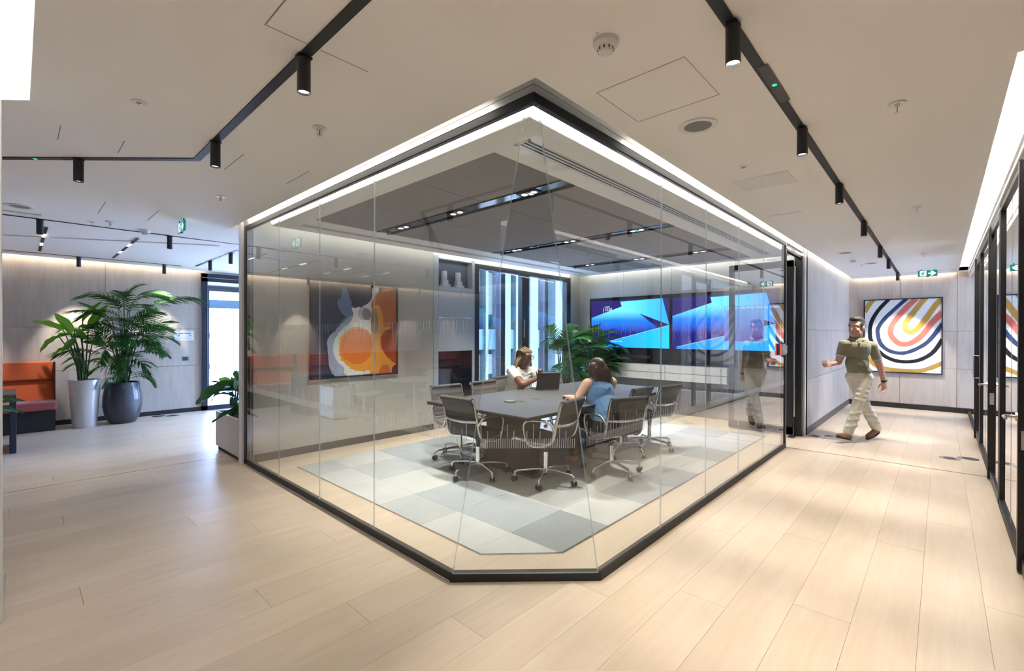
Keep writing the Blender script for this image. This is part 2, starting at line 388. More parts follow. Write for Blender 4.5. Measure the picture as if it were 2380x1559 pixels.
wall('wall_west', -7.1, -7, -5.6, 10.62, m=M_PANEL); wall('wall_south', -7, 2.9, -5.7, -5.6)
wf = wall('wall_far', 12.36, 12.46, -4.6, 1.60, m=M_TAUPE)
for ya, yb in ((.623, 1.475), (-.22, .623), (-1.06, -.22)):
    for za, zb in ((.10, .843), (.843, 1.572), (1.572, 2.95)):
        MB().box(12.34, 12.36, ya+.003, yb-.003, za+.003, zb-.003).build('wall_panel', M_PANEL, wf)
struct(MB().box(12.328, 12.34, -.42, 1.47, 0, .10).build('baseboard_far', M_BASE))
wc = wall('wall_corridor', 8.035, 12.46, 1.49, 1.60, m=M_TAUPE)
for xa, xb in ((8.05, 10.2), (10.2, 12.34)):
    for za, zb in ((.10, .825), (.825, 1.577), (1.577, 2.95)):
        MB().box(xa+.003, xb-.003, 1.47, 1.49, za+.003, zb-.003).build('wall_panel', M_PANEL, wc)
struct(MB().box(8.05, 10.2, 1.462, 1.47, 0, .10).build('baseboard_corridor', M_BASEBR))
struct(MB().box(10.204, 12.33, 1.462, 1.47, 0, .10).build('baseboard_corridor', M_BASEBR))
struct(MB().box(8.035, 8.05, 1.465, 1.60, 0, 2.95).build('trim_3', mat('oak_edge', (.38, .27, .17), .55)))

# picture wall of the meeting room and its end pillar
wp = wall('wall_picture', 1.86, 4.44, 5.82, 5.97)
struct(MB().box(1.87, 4.44, 5.811, 5.82, 0, .09).build('baseboard_picture', M_BASEBR))
struct(MB().box(1.757, 1.86, 5.872, 5.985, 0, 3.12).build('trim_4', M_WHITE))
# windows of the meeting room
wi = sroot('window_1')
mb = MB(); y0, y1 = 5.82, 5.93
for a, b in ((5.31, 5.42), (6.53, 6.73), (7.955, 8.09)): mb.box(a, b, y0, y1, .30, 2.69)
mb.build('window_frame', M_BLACK, wi, bevel=.004)
MB().box(5.31, 8.09, y0+.002, y1, 2.62, 2.70).build('window_head', M_BLACK, wi)
MB().box(5.31, 8.09, y0-.02, y1, .24, .34).build('window_sill', M_BLACK, wi)
for a, b in ((5.42, 6.53), (6.73, 7.955)):
    MB().box(a, b, 5.875, 5.885, .34, 2.62).build('pane', M_GLASS, wi)
wall('wall_window_below', 4.44, 8.44, 5.83, 5.97, 0, .24, M_TAUPE); wall('wall_window_above', 4.44, 8.44, 5.83, 5.97, 2.70, 3.12, M_WHITE)
wall('wall_window_side', 8.09, 8.44, 5.82, 5.97, 0, 3.12, M_WALL)
M_TVW = mat('pale_grey_lacquer', (.58, .575, .54), .45)
wt = wall('wall_screen', 8.44, 8.60, 1.60, 5.97, m=M_TAUPE)
for ya, yb in ((4.745, 5.82), (3.735, 4.745), (2.66, 3.735), (1.62, 2.66)):
    MB().box(8.42, 8.44, ya+.003, yb-.003, .93, 2.95).build('wall_panel', M_TVW, wt)
# outer wall of the lounge: one big window facing the terrace
wo = sroot('window_2'); mb = MB()
for a, b in ((5.97, 6.05), (7.4, 7.48), (8.9, 8.98), (10.40, 10.5)): mb.box(4.40, 4.48, a, b, 0, 2.7)
mb.box(4.40, 4.48, 5.97, 10.5, 0, .08); mb.box(4.40, 4.48, 5.97, 10.5, 2.6, 2.7)
mb.build('window_frame', M_BLACK, wo)
MB().box(4.43, 4.44, 6.0, 10.45, .08, 2.6).build('pane', M_GLASS, wo)
wall('wall_outer_above', 4.40, 4.48, 5.97, 10.62, 2.7, 3.12, M_WHITE)
# glazed door in the back wall
d1 = sroot('door_1'); mb = MB()
mb.box(2.43, 2.525, 10.44, 10.54, 0, 2.66); mb.box(3.62, 3.72, 10.44, 10.54, 0, 2.66); mb.box(2.43, 4.4, 10.44, 10.54, 2.50, 2.66); mb.box(2.43, 4.4, 10.44, 10.54, 0, .09)
mb.build('door_frame', mat('blue_black_frame', (.012, .018, .035), .3), d1, bevel=.004)
MB().box(2.43, 4.4, 10.435, 10.44, 2.575, 2.58).build('head_trim', M_STEEL, d1)
MB().box(2.525, 3.62, 10.485, 10.495, .09, 2.5).build('pane', M_GLASS, d1); MB().box(3.72, 4.4, 10.485, 10.495, .09, 2.5).build('pane', M_GLASS, d1)
mb = MB()
for k in range(11):
    for z in (1.395, .79): mb.box(2.56+.098*k, 2.57+.098*k, 10.478, 10.482, z, z+.115)
o = mb.build('manifestation', M_BLACK, d1); o['kind'] = 'stuff'
wall('wall_door_above', 2.43, 4.48, 10.5, 10.62, 2.66, 3.12, M_WHITE)

# ---- glass meeting-room enclosure
EDGE = [(1, 2), (0, 1)]
def pane(parent, pts, nrm):
    """pts: outline of the outer face; thin slab whose rim carries the edge colour"""
    n = V(nrm).normalized()*.010
    return MB().extr(pts, n, 0, 1).build('glass_pane', [M_GLASS, M_GEDGE], parent)
gl = sroot('wall_glass_left'); gr = sroot('wall_glass_right'); gc = sroot('wall_glass_corner')
ZT, ZB = 2.684, .055
ys = [5.80, 4.856, 3.949, 3.051]
for a, b in zip(ys, ys[1:]): pane(gl, [(1.785, a-.002, ZB), (1.785, b+.002, ZB), (1.785, b+.002, ZT), (1.785, a-.002, ZT)], (1, 0, 0))
pane(gl, [(1.785, 3.049, ZB), (1.785, 2.150, ZB), (1.785, 1.572, ZT), (1.785, 3.049, ZT)], (1, 0, 0))
xs = [3.255, 4.145, 5.045, 5.94, 6.92]
for a, b in zip(xs, xs[1:]): pane(gr, [(a+.002, 1.517, ZB), (b-.002, 1.517, ZB), (b-.002, 1.517, ZT), (a+.002, 1.517, ZT)], (0, 1, 0))
pane(gr, [(3.253, 1.517, ZB), (2.402, 1.517, ZB), (1.824, 1.517, ZT), (3.253, 1.517, ZT)], (0, 1, 0))
pane(gc, [(1.783, 2.143, ZB), (2.395, 1.515, ZB), (1.826, 1.517, ZT-.012), (1.785, 1.566, ZT-.012)], (1, 1, .25))
# channels: floor and head
def channel(parent, name, pts, z0, z1, m): return MB().extr([(x, y, z0) for x, y in pts], (0, 0, z1-z0)).build(name, m, parent, bevel=.003)
channel(gl, 'base_channel', [(1.778, 2.159), (1.822, 2.178), (1.822, 5.87), (1.778, 5.87)], 0, .058, M_MATTBLACK)
channel(gr, 'base_channel', [(2.417, 1.508), (6.97, 1.508), (6.97, 1.552), (2.436, 1.552)], 0, .058, M_MATTBLACK)
channel(gc, 'base_channel', [(1.778, 2.159), (2.417, 1.508), (2.436, 1.552), (1.822, 2.178)], 0, .056, M_MATTBLACK)
channel(gl, 'base_bead', [(1.772, 2.162), (1.778, 2.162), (1.778, 5.87), (1.772, 5.87)], 0, .012, M_STEEL)
channel(gl, 'head_channel', [(1.778, 1.508), (1.815, 1.545), (1.815, 5.80), (1.778, 5.80)], 2.674, 2.722, M_MATTBLACK)
channel(gr, 'head_channel', [(1.778, 1.508), (6.97, 1.508), (6.97, 1.545), (1.815, 1.545)], 2.674, 2.722, M_MATTBLACK)
for par, A in ((gl, lambda z0, z1: MB().box(1.775, 1.79, 1.505, 5.88, z0, z1)), (gr, lambda z0, z1: MB().box(1.79, 8.04, 1.505, 1.52, z0, z1))):
    A(2.722, 2.759).build('head_trim', M_ALU, par); A(2.762, 3.0).build('head_trim', M_ALU, par)
MB().box(1.779, 1.795, 1.509, 5.88, 2.755, 2.77).build('trim_groove', M_MATTBLACK, gl); MB().box(1.79, 8.04, 1.509, 1.525, 2.755, 2.77).build('trim_groove', M_MATTBLACK, gr)
MB().box(1.79, 1.81, 1.52, 5.82, 2.722, 3.12).build('head_lining', M_WHITE, gl); MB().box(1.79, 8.44, 1.525, 1.545, 2.722, 3.12).build('head_lining', M_WHITE, gr)
MB().box(1.8, 8.44, 1.53, 5.83, 3.0, 3.02).build('cove_top', M_WHITE, ceil)
# end posts
MB().box(1.778, 1.822, 5.80, 5.872, 0, 2.722).build('end_post', M_BLACK, gl, bevel=.004)
MB().box(6.915, 6.975, 1.505, 1.56, 0, 2.722).build('end_post', M_BLACK, gr, bevel=.004)
# printed safety lines on the glass: comb above, ruler below
def ticks(mb, P, dirv, n0, n1, k, seed, dense=True, upper=True, step=.030):
    """P point on face, unit dir along glass; draws from s=n0..n1"""
    rg = random.Random(seed); d = V(dirv); s = n0; i = 0
    def bar(s, w, z0, z1):
        a = V(P)+d*s; b = a+d*w
        mb.poly([(a.x+k(z0)[0], a.y+k(z0)[1], z0), (b.x+k(z0)[0], b.y+k(z0)[1], z0), (b.x+k(z1)[0], b.y+k(z1)[1], z1), (a.x+k(z1)[0], a.y+k(z1)[1], z1)])
    if upper:
        while s < n1:
            Lh = (.055, .055, .085, .055, .11, .055, .085, .055, .10)[i % 9]; bar(s, .005, 1.58-Lh, 1.58); s += step; i += 1
    s = n0; i = 0
    while s < n1:
        t = .945 if i % 6 == 3 else .99 if i % 12 == 0 else .90
        bar(s, .0055, .842, t); s += .0125; i += 1
z0k = lambda z: (0, 0)
mb = MB(); ticks(mb, (1.7838, 0, 0), (0, 1, 0), 2.02, 5.78, z0k, 1); o = mb.build('manifestation', M_FROST, gl); o['kind'] = 'stuff'
mb = MB(); ticks(mb, (0, 1.5158, 0), (1, 0, 0), 2.27, 6.9, z0k, 2); o = mb.build('manifestation', M_FROST, gr); o['kind'] = 'stuff'
# on the leaning corner pane
nC = V((2.395-1.783, 1.515-2.143, 0)).cross(V((1.8055-2.089, 1.5415-1.829, 2.672-.055))).normalized()
if nC.x+nC.y > 0: nC = -nC
B0 = V((2.089, 1.829, ZB)); T0 = V((1.8055, 1.5415, 2.672)); dC = V((2.395-1.783, 1.515-2.143, 0)).normalized()
def cpt(s, z):
    q = B0.lerp(T0, (z-ZB)/(2.672-ZB))+dC*s+nC*.0015; return q
mb = MB()
def cbar(s, w, z0, z1): mb.poly([cpt(s, z0), cpt(s+w, z0), cpt(s+w, z1), cpt(s, z1)])
i = 0; s = -.27
while s < .27:
    cbar(s, .0055, .842, .945 if i % 6 == 3 else .985 if i % 12 == 0 else .90); s += .0125; i += 1
for k, s in enumerate((-.17, -.10, -.03, .04, .11, .17)): cbar(s, .006, 1.58-(.10 if k % 2 == 0 else .055), 1.58)
o = mb.build('manifestation', M_FROST, gc); o['kind'] = 'stuff'

# ---- meeting room door (black frame, leaf swung in) at the corridor end of the glass
d2 = sroot('door_2'); mb = MB()
mb.box(7.86, 7.93, 1.50, 1.60, 0, 2.66); mb.box(6.975, 7.93, 1.51, 1.56, 2.62, 2.66)
mb.build('door_frame', M_BLACK, d2, bevel=.004)
MB().box(7.93, 7.945, 1.49, 1.6, 0, 2.70).build('frame_trim', M_ALU, d2)
lf = MB(); lf.box(7.79, 7.84, 1.60, 1.70, .02, 2.60); lf.box(7.79, 7.84, 2.42, 2.50, .02, 2.60); lf.box(7.79, 7.84, 1.6, 2.5, .02, .14); lf.box(7.79, 7.84, 1.6, 2.5, 2.5, 2.60)
leaf = lf.build('door_leaf', M_BLACK, d2, bevel=.004)
MB().box(7.81, 7.82, 1.70, 2.42, .14, 2.50).build('pane', M_GLASS, leaf)
MB().cyl((7.765, 1.575, .30), (7.765, 1.575, 2.5), .012, n=10).build('pull_bar', M_STEEL, leaf)
MB().box(7.65, 7.86, 1.56, 1.645, 0, .008).build('floor_plate', M_STEEL, d2, bevel=.002)
struct(MB().box(7.95, 8.035, 1.478, 1.6, 0, 2.95).build('trim_5', M_WHITE))
struct(MB().box(8.03, 8.036, 1.463, 1.49, 0, 2.66).build('trim_6', M_BLACK))

# ---- right-hand glazed partition along the corridor
YP = -.372
rp = sroot('wall_right'); 
MB().box(2.9, 12.34, YP-.004, YP+.0, 2.66, 3.12).build('head_panel', M_WHITE, rp)
MB().box(2.9, 11.92, YP-.002, YP+.012, 2.64, 2.672).build('head_trim', M_PLASTIC, rp)
MB().box(2.9, 11.92, YP, YP+.018, 2.70, 2.712).build('head_trim', M_PLASTIC, rp)
MB().box(11.92, 11.93, -.42, -.23, H, 3.0).build('cove_end', M_WHITE, rp)
MB().box(2.0, 11.93, -.40, -.22, 2.98, 3.0).build('cove_top', M_WHITE, rp)
def rbox(x0, x1, z0, z1, m, name, dy0=-.045, dy1=0, bev=.003): return MB().box(x0, x1, YP+dy0, YP+dy1, z0, z1).build(name, m, rp, bevel=bev)
for a, b in ((8.71, 6.95), (5.86, 4.42)):
    rbox(b, a, 0, .075, M_MATTBLACK, 'base_rail'); rbox(b, a, 2.58, 2.64, M_BLACK, 'head_rail')
    MB().box(b+.02, a-.02, YP-.028, YP-.018, .075, 2.58).build('glass_pane', [M_GLASS], rp)
    rbox(a-.05, a, 0, 2.64, M_BLACK, 'post'); rbox(b-.0, b+.05, 0, 2.64, M_BLACK, 'post')
    rbox((a+b)/2-.004, (a+b)/2+.004, .075, 2.58, M_GEDGE, 'glass_joint', -.03, -.016, 0)
rbox(2.9, 12.34, 2.60, 2.66, M_WHITE, 'head_rail', -.06, -.004)
MB().box(9.56, 12.32, YP-.03, YP-.02, .05, 2.60).build('glass_pane', M_GLASS, rp); rbox(9.52, 12.34, 0, .05, M_MATTBLACK, 'base_rail')
def rdoor(n, xe, xh):
    d = sroot('door_%d' % n); L = MB()
    L.box(xe-.05, xe, YP-.035, YP+.018, .01, 2.60); L.box(xh, xh+.05, YP-.035, YP, .01, 2.60)
    L.box(xh, xe, YP-.035, YP, .01, .10); L.box(xh, xe, YP-.035, YP, 2.53, 2.60)
    lf = L.build('door_leaf', M_BLACK, d, bevel=.003)
    MB().box(xh+.05, xe-.05, YP-.022, YP-.012, .10, 2.53).build('pane', M_GLASS, lf)
    for sgn, y0 in ((1, YP+.018), (-1, YP-.035)):
        h = MB(); h.cyl((xe-.028, y0, .985), (xe-.028, y0+sgn*.010, .985), .026, n=20)
        h.tube([(xe-.028, y0, .985), (xe-.028, y0+sgn*.048, .985), (xe-.034, y0+sgn*.058, .985), (xe-.05, y0+sgn*.062, .985), (xe-.165, y0+sgn*.062, .985)], .0095, 10)
        h.build('door_handle', M_STEEL, lf, auto=40)
    MB().box(xe-.0515, xe+.0012, YP-.02, YP+.004, .78, .90).build('lock_plate', M_STEEL, lf)
rdoor(3, 4.338, 3.35); rdoor(4, 6.912, 5.90)
d5 = sroot('door_5'); L = MB(); L.box(9.44, 9.50, YP-.05, YP+.022, .01, 2.60); L.box(8.72, 9.5, YP-.035, YP, .01, .12); L.box(8.72, 9.5, YP-.035, YP, 2.5, 2.6); L.box(8.72, 8.78, YP-.035, YP, .01, 2.6)
lf = L.build('door_leaf', M_BLACK, d5, bevel=.003); MB().box(8.78, 9.44, YP-.022, YP-.012, .12, 2.5).build('pane', M_GLASS, lf)
MB().tube([(9.435, YP-.012, .88), (9.435, YP+.03, .88), (9.435, YP+.03, 1.2), (9.435, YP-.012, 1.2)], .007, 8).build('door_handle', M_STEEL, lf)

# ---- rooms behind the partition (seen through it and mirrored in the glass)
wall('wall_room_south', 2.9, 12.36, -4.62, -4.52, 0, .10, M_WALL); wall('wall_room_dark', 2.9, 8.3, -4.62, -4.52, .10, 2.6, M_TAUPE); wall('wall_room_light_block', 8.2, 8.3, -4.6, -.45, 0, 3.12, M_TAUPE)  # cross wall and windowless stretch added to keep daylight out of the nearer room
wall('wall_room_south_above', 2.9, 12.36, -4.62, -4.52, 2.6, 3.12, M_WALL)
w3 = sroot('window_3'); mb = MB()
for a in (8.3, 9.8, 11.0, 12.28): mb.box(a, a+.08, -4.60, -4.54, .10, 2.6)
mb.box(8.3, 12.36, -4.6, -4.54, .10, .15); mb.box(8.3, 12.36, -4.6, -4.54, 2.55, 2.6)
mb.build('window_frame', M_BLACK, w3)
MB().box(8.38, 12.3, -4.575, -4.565, .15, 2.55).build('pane', M_GLASS, w3)
wall('wall_room_west', 2.85, 2.9, -5.6, -.40, 0, 3.12, M_WALL)

# ---- white pilaster just left of the camera's left edge
struct(MB().box(-.50, -.0535, 3.55, 3.63, 0, H).build('trim_7', M_WHITE, bevel=.004))

M_LEDF = emat('led_fascia', (1, .97, .92), 7)
# ---- light strips hidden in the coves
def led(lbl, x0, x1, y0, y1, z0, z1, m):
    o = MB().box(x0, x1, y0, y1, z0, z1).build('led_strip', m); return tag(o, lbl, 'light strip')
led('light strip in the ceiling gap outside the left glass wall', 1.656, 1.664, 1.9, 5.85, H+.075, H+.10, M_LEDC)
led('light strip in the ceiling gap above the right glass wall and corridor panels', 2.8, 12.25, 1.396, 1.404, H+.075, H+.10, M_LEDC)
led('light strip inside the meeting room above its left glass', 1.992, 2.0, 1.73, 5.65, ZI+.028, ZI+.09, M_LEDF)
led('light strip inside the meeting room above its right glass', 2.0, 8.25, 1.722, 1.73, ZI+.028, ZI+.09, M_LEDF)
led('light strip washing the picture and window wall of the meeting room', 2.0, 8.25, 5.657, 5.665, ZI+.03, ZI+.05, M_LEDR)
led('light strip washing the screen wall of the meeting room', 8.262, 8.27, 1.75, 5.65, ZI+.03, ZI+.06, M_LEDR)
led('broad light strip in the cove above the right-hand glass doors', 2.95, 11.90, -.31, -.29, 2.955, 2.975, M_LEDRIGHT)
led('warm light strip washing the wood panels behind the two potted plants', -6.9, 2.42, 10.39, 10.40, H+.02, H+.05, M_LEDW)
led('warm light strip washing the wood panels above the striped painting', 12.27, 12.28, -.2, 1.38, H+.02, H+.05, M_LEDW)

# ================================================================ CEILING FIXTURES
def lamp_obj(parent, loc, power, size=70, blend=.6, col=(1, .93, .84), rot=(0, 0, 0), rad=.02):
    l = bpy.data.lights.new('lamp', 'SPOT'); l.energy = power; l.spot_size = radians(size); l.spot_blend = blend; l.color = col; l.shadow_soft_size = rad
    o = bpy.data.objects.new('lamp', l); COL.objects.link(o); o.parent = parent; o.location = loc; o.rotation_euler = rot; return o
def track(label, pts, w=.022):
    t = thing('lighting_track', label, 'light track', (0, 0, H)); P = [V((x, y, 0)) for x, y in pts]; mb = MB()
    Lp, Rp = [], []
    for i, p in enumerate(P):
        d0 = (P[i]-P[i-1]).normalized() if i else None; d1 = (P[i+1]-P[i]).normalized() if i < len(P)-1 else None
        d = ((d0 or d1)+(d1 or d0)).normalized(); k = 1/max(.3, d.dot(d1 or d0)); n = V((-d.y, d.x, 0))*w*k; Lp.append(p+n); Rp.append(p-n)
    for i in range(len(P)-1):
        mb.extr([Lp[i], Lp[i+1], Rp[i+1], Rp[i]], (0, 0, -.006))
    mb.build('rail', M_MATTBLACK, t); return t
tr = track('long black ceiling track with spotlights running along the right corridor', [(-3.5, .588), (12.23, .625)])
MB().box(2.26, 2.68, .567, .611, -.0068, -.0056).build('emergency_module', mat('dark_grey_module', (.045, .04, .038), .4), tr)
tl = track('black ceiling track that bends sideways at top left', [(.845, .75), (.845, 3.76), (-.6, 5.28)])
MB().box(-.02, .19, -.02, .02, -.0066, -.0056, M=Matrix.Translation((.085, 4.56, 0)) @ Matrix.Rotation(radians(-46.5), 4, 'Z')).build('emergency_module', MATS['dark_grey_module'], tl)
t3 = track('thin black ceiling track across the lounge, parallel to the plant wall', [(-6.5, 6.962), (4.3, 6.955)], .013)
t4 = track('short black ceiling track near the back glass door', [(2.175, 7.42), (2.178, 9.75)], .02)
t5 = track('black ceiling track close to the plant wall', [(-6.5, 9.94), (2.0, 9.93)], .008)
for par, x, y in ((tr, 2.47, .589), (tr, 6.30, .597), (tl, .085, 4.557)):
    g = MB().lathe([(0, -.0085), (.010, -.0085), (.011, -.0068), (0, -.0068)], x, y, 16).build('indicator_light', M_GREEN, par)
# spotlight: black tube, stem, lit lens
def make_spot(loc, label, group, power, size=62, lit=True, tilt=(0, 0, 0), lens=None):
    t = thing('spotlight', label, 'spotlight', (loc[0], loc[1], H), 0, group)
    MB().box(-.03, .03, -.018, .018, -.012, -.005).build('adapter', M_MATTBLACK, t)
    b = MB(); b.lathe([(.0, -.010), (.022, -.010), (.0275, -.016), (.0275, -.160), (.0255, -.162), (.0245, -.150), (0, -.150)], 0, 0, 24)
    b.build('tube', mat_tube, t, auto=35)
    MB().lathe([(0, -.1515), (.0243, -.1515), (.0243, -.1508), (0, -.1508)], 0, 0, 20).build('lens', lens or M_LENS, t)
    if power: lamp_obj(t, (0, 0, -.168), power, size, rot=tilt)
    return t
mat_tube = mat('black_tube', (.012, .013, .016), .42)
M_LENSOFF = emat('lamp_lens_dim', (1, .9, .75), 2.2)
GR = 'spotlights on the right corridor track'
names = ['nearest', 'second nearest', 'third nearest', 'fourth', 'fifth', 'sixth', 'farthest']
for k, (x, y) in enumerate(((1.875, .590), (3.095, .593), (4.45, .597), (6.07, .601), (7.91, .607), (9.33, .61), (11.47, .615))):
    make_spot((x, y), 'black tube spotlight on the right corridor track, %s to the viewer' % (names[k]+' one' if k in (3, 4, 5) else names[k]), GR, SPOT_W*(1.6, 1.7, 1.9, 2.2, 2.3, 2.2, 2.4)[k], tilt=(0, (0, 0, 0, 0, 0, radians(-8), radians(-24))[k], 0))
for k, x in enumerate((.55, -.9, -2.3)):  # unseen spotlights added to even out the light around the viewer
    make_spot((x, .588), 'added black tube spotlight, unseen on the corridor track behind the viewer, %s one back' % ('first', 'second', 'third')[k], 'added spotlights behind the viewer', SPOT_W*.35)
GL = 'spotlights on the bent left track'
for nm, x, y in (('nearest the glass corner', .845, 2.02), ('just before the bend', .845, 3.325), ('beyond the bend near the left edge', .288, 4.345)):
    make_spot((x, y), 'black tube spotlight on the bent left track, ' + nm, GL, SPOT_W*.2, lens=M_LENSOFF)
for nm, x, y in (('at far left above the dark slots', .163, 6.961), ('below the left exit sign', 1.28, 6.958), ('out of sight to the left', -1.6, 6.96)):
    make_spot((x, y), 'black tube spotlight on the thin lounge track, ' + nm, 'spotlights on the thin lounge track', SPOT_W*.4, lens=M_LENSOFF)
for nm, x, y in (('farther one', 2.178, 8.86), ('nearer one', 2.176, 7.78)):
    make_spot((x, y), 'black tube spotlight on the short track by the back door, ' + nm, 'spotlights by the back door', SPOT_W*.4, lens=M_LENSOFF)
for k, (nm, x) in enumerate((('above the white plant pot', .66), ('above the dark speckled plant pot', 1.75), ('over the first banquette', -.68), ('over the third banquette', -2.2), ('over the fourth banquette', -3.56), ('over the sixth banquette', -4.96))):
    make_spot((x, 9.935), 'black tube spotlight close to the plant wall, ' + nm, 'spotlights along the plant wall', SPOT_W*1.6, 50, tilt=(radians(20), 0, 0))
# linear slots in the lounge raft: dark trough segments and lit ones
for k, x in enumerate((.222, 1.033, -.59, -1.4)):
    t = thing('slot_light', ('dashed slot light in the lounge ceiling, %s' % ('left one', 'right one', 'third from the right', 'fourth from the right')[k]), 'ceiling light', (x, 8.5, H-.012), 0, 'dashed slot lights')
    for j, (a, b) in enumerate(((-1.12, -.62), (-.30, .18), (.48, 1.1))): MB().box(-.016, .016, a, b, -.003, 0).build('dark_trough', M_MATTBLACK, t)
    for a, b in ((-.60, -.32), (.20, .46)): MB().box(-.014, .014, a, b, -.002, 0).build('lit_lens', M_LENSOFF, t)
# smoke detectors, sprinklers, speakers, sensors
def detector(x, y, label, s=1):
    t = thing('smoke_detector', label, 'smoke detector', (x, y, H), radians(20), 'smoke detectors')
    MB().lathe([(0, 0), (.052*s, 0), (.052*s, -.018), (.045*s, -.026), (.034*s, -.030), (0, -.030)], 0, 0, 32).build('base', M_PLASTIC, t, auto=40)
    hd = MB().lathe([(.033*s, -.028), (.031*s, -.044), (.024*s, -.052), (.021*s, -.0525), (0, -.0525)], 0, 0, 32).build('sensing_head', M_PLASTIC, t, auto=40)
    v = MB()
    for k in range(10):
        a = 2*pi*k/10; v.box(.0305*s, .0335*s, -.0022, .0022, -.044, -.032, M=Matrix.Rotation(a, 4, 'Z'))
    o = v.build('vent_slots', M_MATTBLACK, hd); o['kind'] = 'stuff'
    MB().lathe([(0, -.006), (.006, -.006), (.006, 0), (0, 0)], -.062*s, .02, 12).build('test_point', M_PLASTIC, t)
detector(1.643, 1.01, 'large white smoke detector on the ceiling in front of the glass corner')
detector(9.05, 1.03, 'small distant white smoke detector above the corridor wall')
detector(1.02, 6.82, 'small white smoke detector beside the thin lounge track')
def sprinkler(x, y, label):
    t = thing('sprinkler_head', label, 'sprinkler', (x, y, H), 0, 'ceiling sprinklers')
    MB().lathe([(.012, -.001), (.038, -.002), (.036, -.008), (.014, -.006), (.012, -.001)], 0, 0, 28).build('rose', M_PLASTIC, t, auto=40)
    b = MB(); b.cyl((0, 0, 0), (0, 0, -.016), .011)
    for sg in (-1, 1): b.tube([(.010*sg, 0, -.012), (.014*sg, 0, -.026), (.010*sg, 0, -.042), (0, 0, -.048)], .0025, 6)
    b.lathe([(0, -.052), (.014, -.052), (.014, -.050), (0, -.049)], 0, 0, 16); b.build('body', M_PLASTIC, t, auto=40)
    MB().cyl((0, 0, -.016), (0, 0, -.044), .003, n=8).build('glass_bulb', mat('red_bulb', (.5, .12, .05), .2), t)
for x, y, l in ((1.202, 2.655, 'white ceiling sprinkler over the left glass wall'), (1.216, 4.627, 'white ceiling sprinkler by the far end of the left glass'),
                (3.11, .173, 'white ceiling sprinkler to the right of the corridor track'), (5.74, .17, 'middle ceiling sprinkler to the right of the corridor track'),
                (9.1, .2, 'farthest ceiling sprinkler right of the corridor track'), (.68, 6.55, 'white ceiling sprinkler just before the thin lounge track'), (9.9, 1.0, 'tiny far sprinkler above the corridor panels')):
    sprinkler(x, y, l)
def speaker(x, y, label):
    t = thing('ceiling_speaker', label, 'speaker', (x, y, H), 0, 'round ceiling speakers')
    MB().lathe([(.073, -.001), (.105, -.001), (.103, -.006), (.076, -.007), (.073, -.001)], 0, 0, 40).build('rim', M_PLASTIC, t, auto=40)
    MB().lathe([(0, -.003), (.0735, -.003), (.0735, -.0005), (0, -.0005)], 0, 0, 40).build('grille', mat('speaker_grille', (.26, .25, .25), .8, bump=(900, .5, .002)), t)
speaker(2.67, 1.03, 'round grey ceiling speaker over the right glass wall'); speaker(8.25, 1.036, 'round ceiling speaker far along the corridor')
speaker(.014, 6.40, 'round ceiling speaker at the left edge before the air grille'); speaker(9.75, .86, 'flat white disc on the far corridor ceiling')
def sensor(x, y, label):
    t = thing('motion_sensor', label, 'sensor', (x, y, H), 0, 'round ceiling sensors')
    MB().lathe([(0, -.001), (.034, -.001), (.033, -.005), (.018, -.006), (0, -.006)], 0, 0, 28).build('bezel', M_PLASTIC, t, auto=40)
    MB().ell((0, 0, -.005), (.014, .014, .006), 14).build('lens', mat('sensor_lens', (.30, .30, .31), .15), t, smooth=True)
sensor(.434, 3.054, 'small round sensor set in the ceiling at upper left'); sensor(3.54, 1.04, 'small round sensor set in the ceiling above the door end of the glass')
sensor(.55, 6.72, 'small round sensor before the thin lounge track')
# air grilles
def grille(label, x0, x1, y0, y1, z, n):
    t = thing('air_grille', label, 'air vent', (x0, y0, z), 0, 'slot air grilles'); w = x1-x0; d = y1-y0
    fr = MB(); fr.box(0, w, 0, d*.08, -.004, .0); fr.box(0, w, d*.92, d, -.004, .0); fr.box(0, .02, 0, d, -.004, 0); fr.box(w-.02, w, 0, d, -.004, 0)
    fr.build('frame', M_PLASTIC, t)
    for k in range(n):
        a = d*.10+d*.80*k/n; b = d*.10+d*.80*(k+.55)/n
        MB().box(.02, w-.02, a, b, -.003, -.0002).build('slot', M_MATTBLACK, t)
        MB().box(.02, w-.02, b, d*.10+d*.80*(k+1)/n, -.004, -.0002).build('slat', M_PLASTIC, t)
grille('long three-slot air grille inside the room along the right glass', 2.22, 7.9, 1.925, 2.05, ZI, 3)
grille('long slim air grille inside the room along the picture wall', 2.22, 7.9, 5.31, 5.42, ZI, 3)
grille('slim air grille at the left edge before the thin lounge track', -1.4, .17, 6.70, 6.75, H, 2)
grille('slim air grille at the foot of the lounge raft by the wood wall', -2.6, .12, 10.05, 10.12, H, 2)
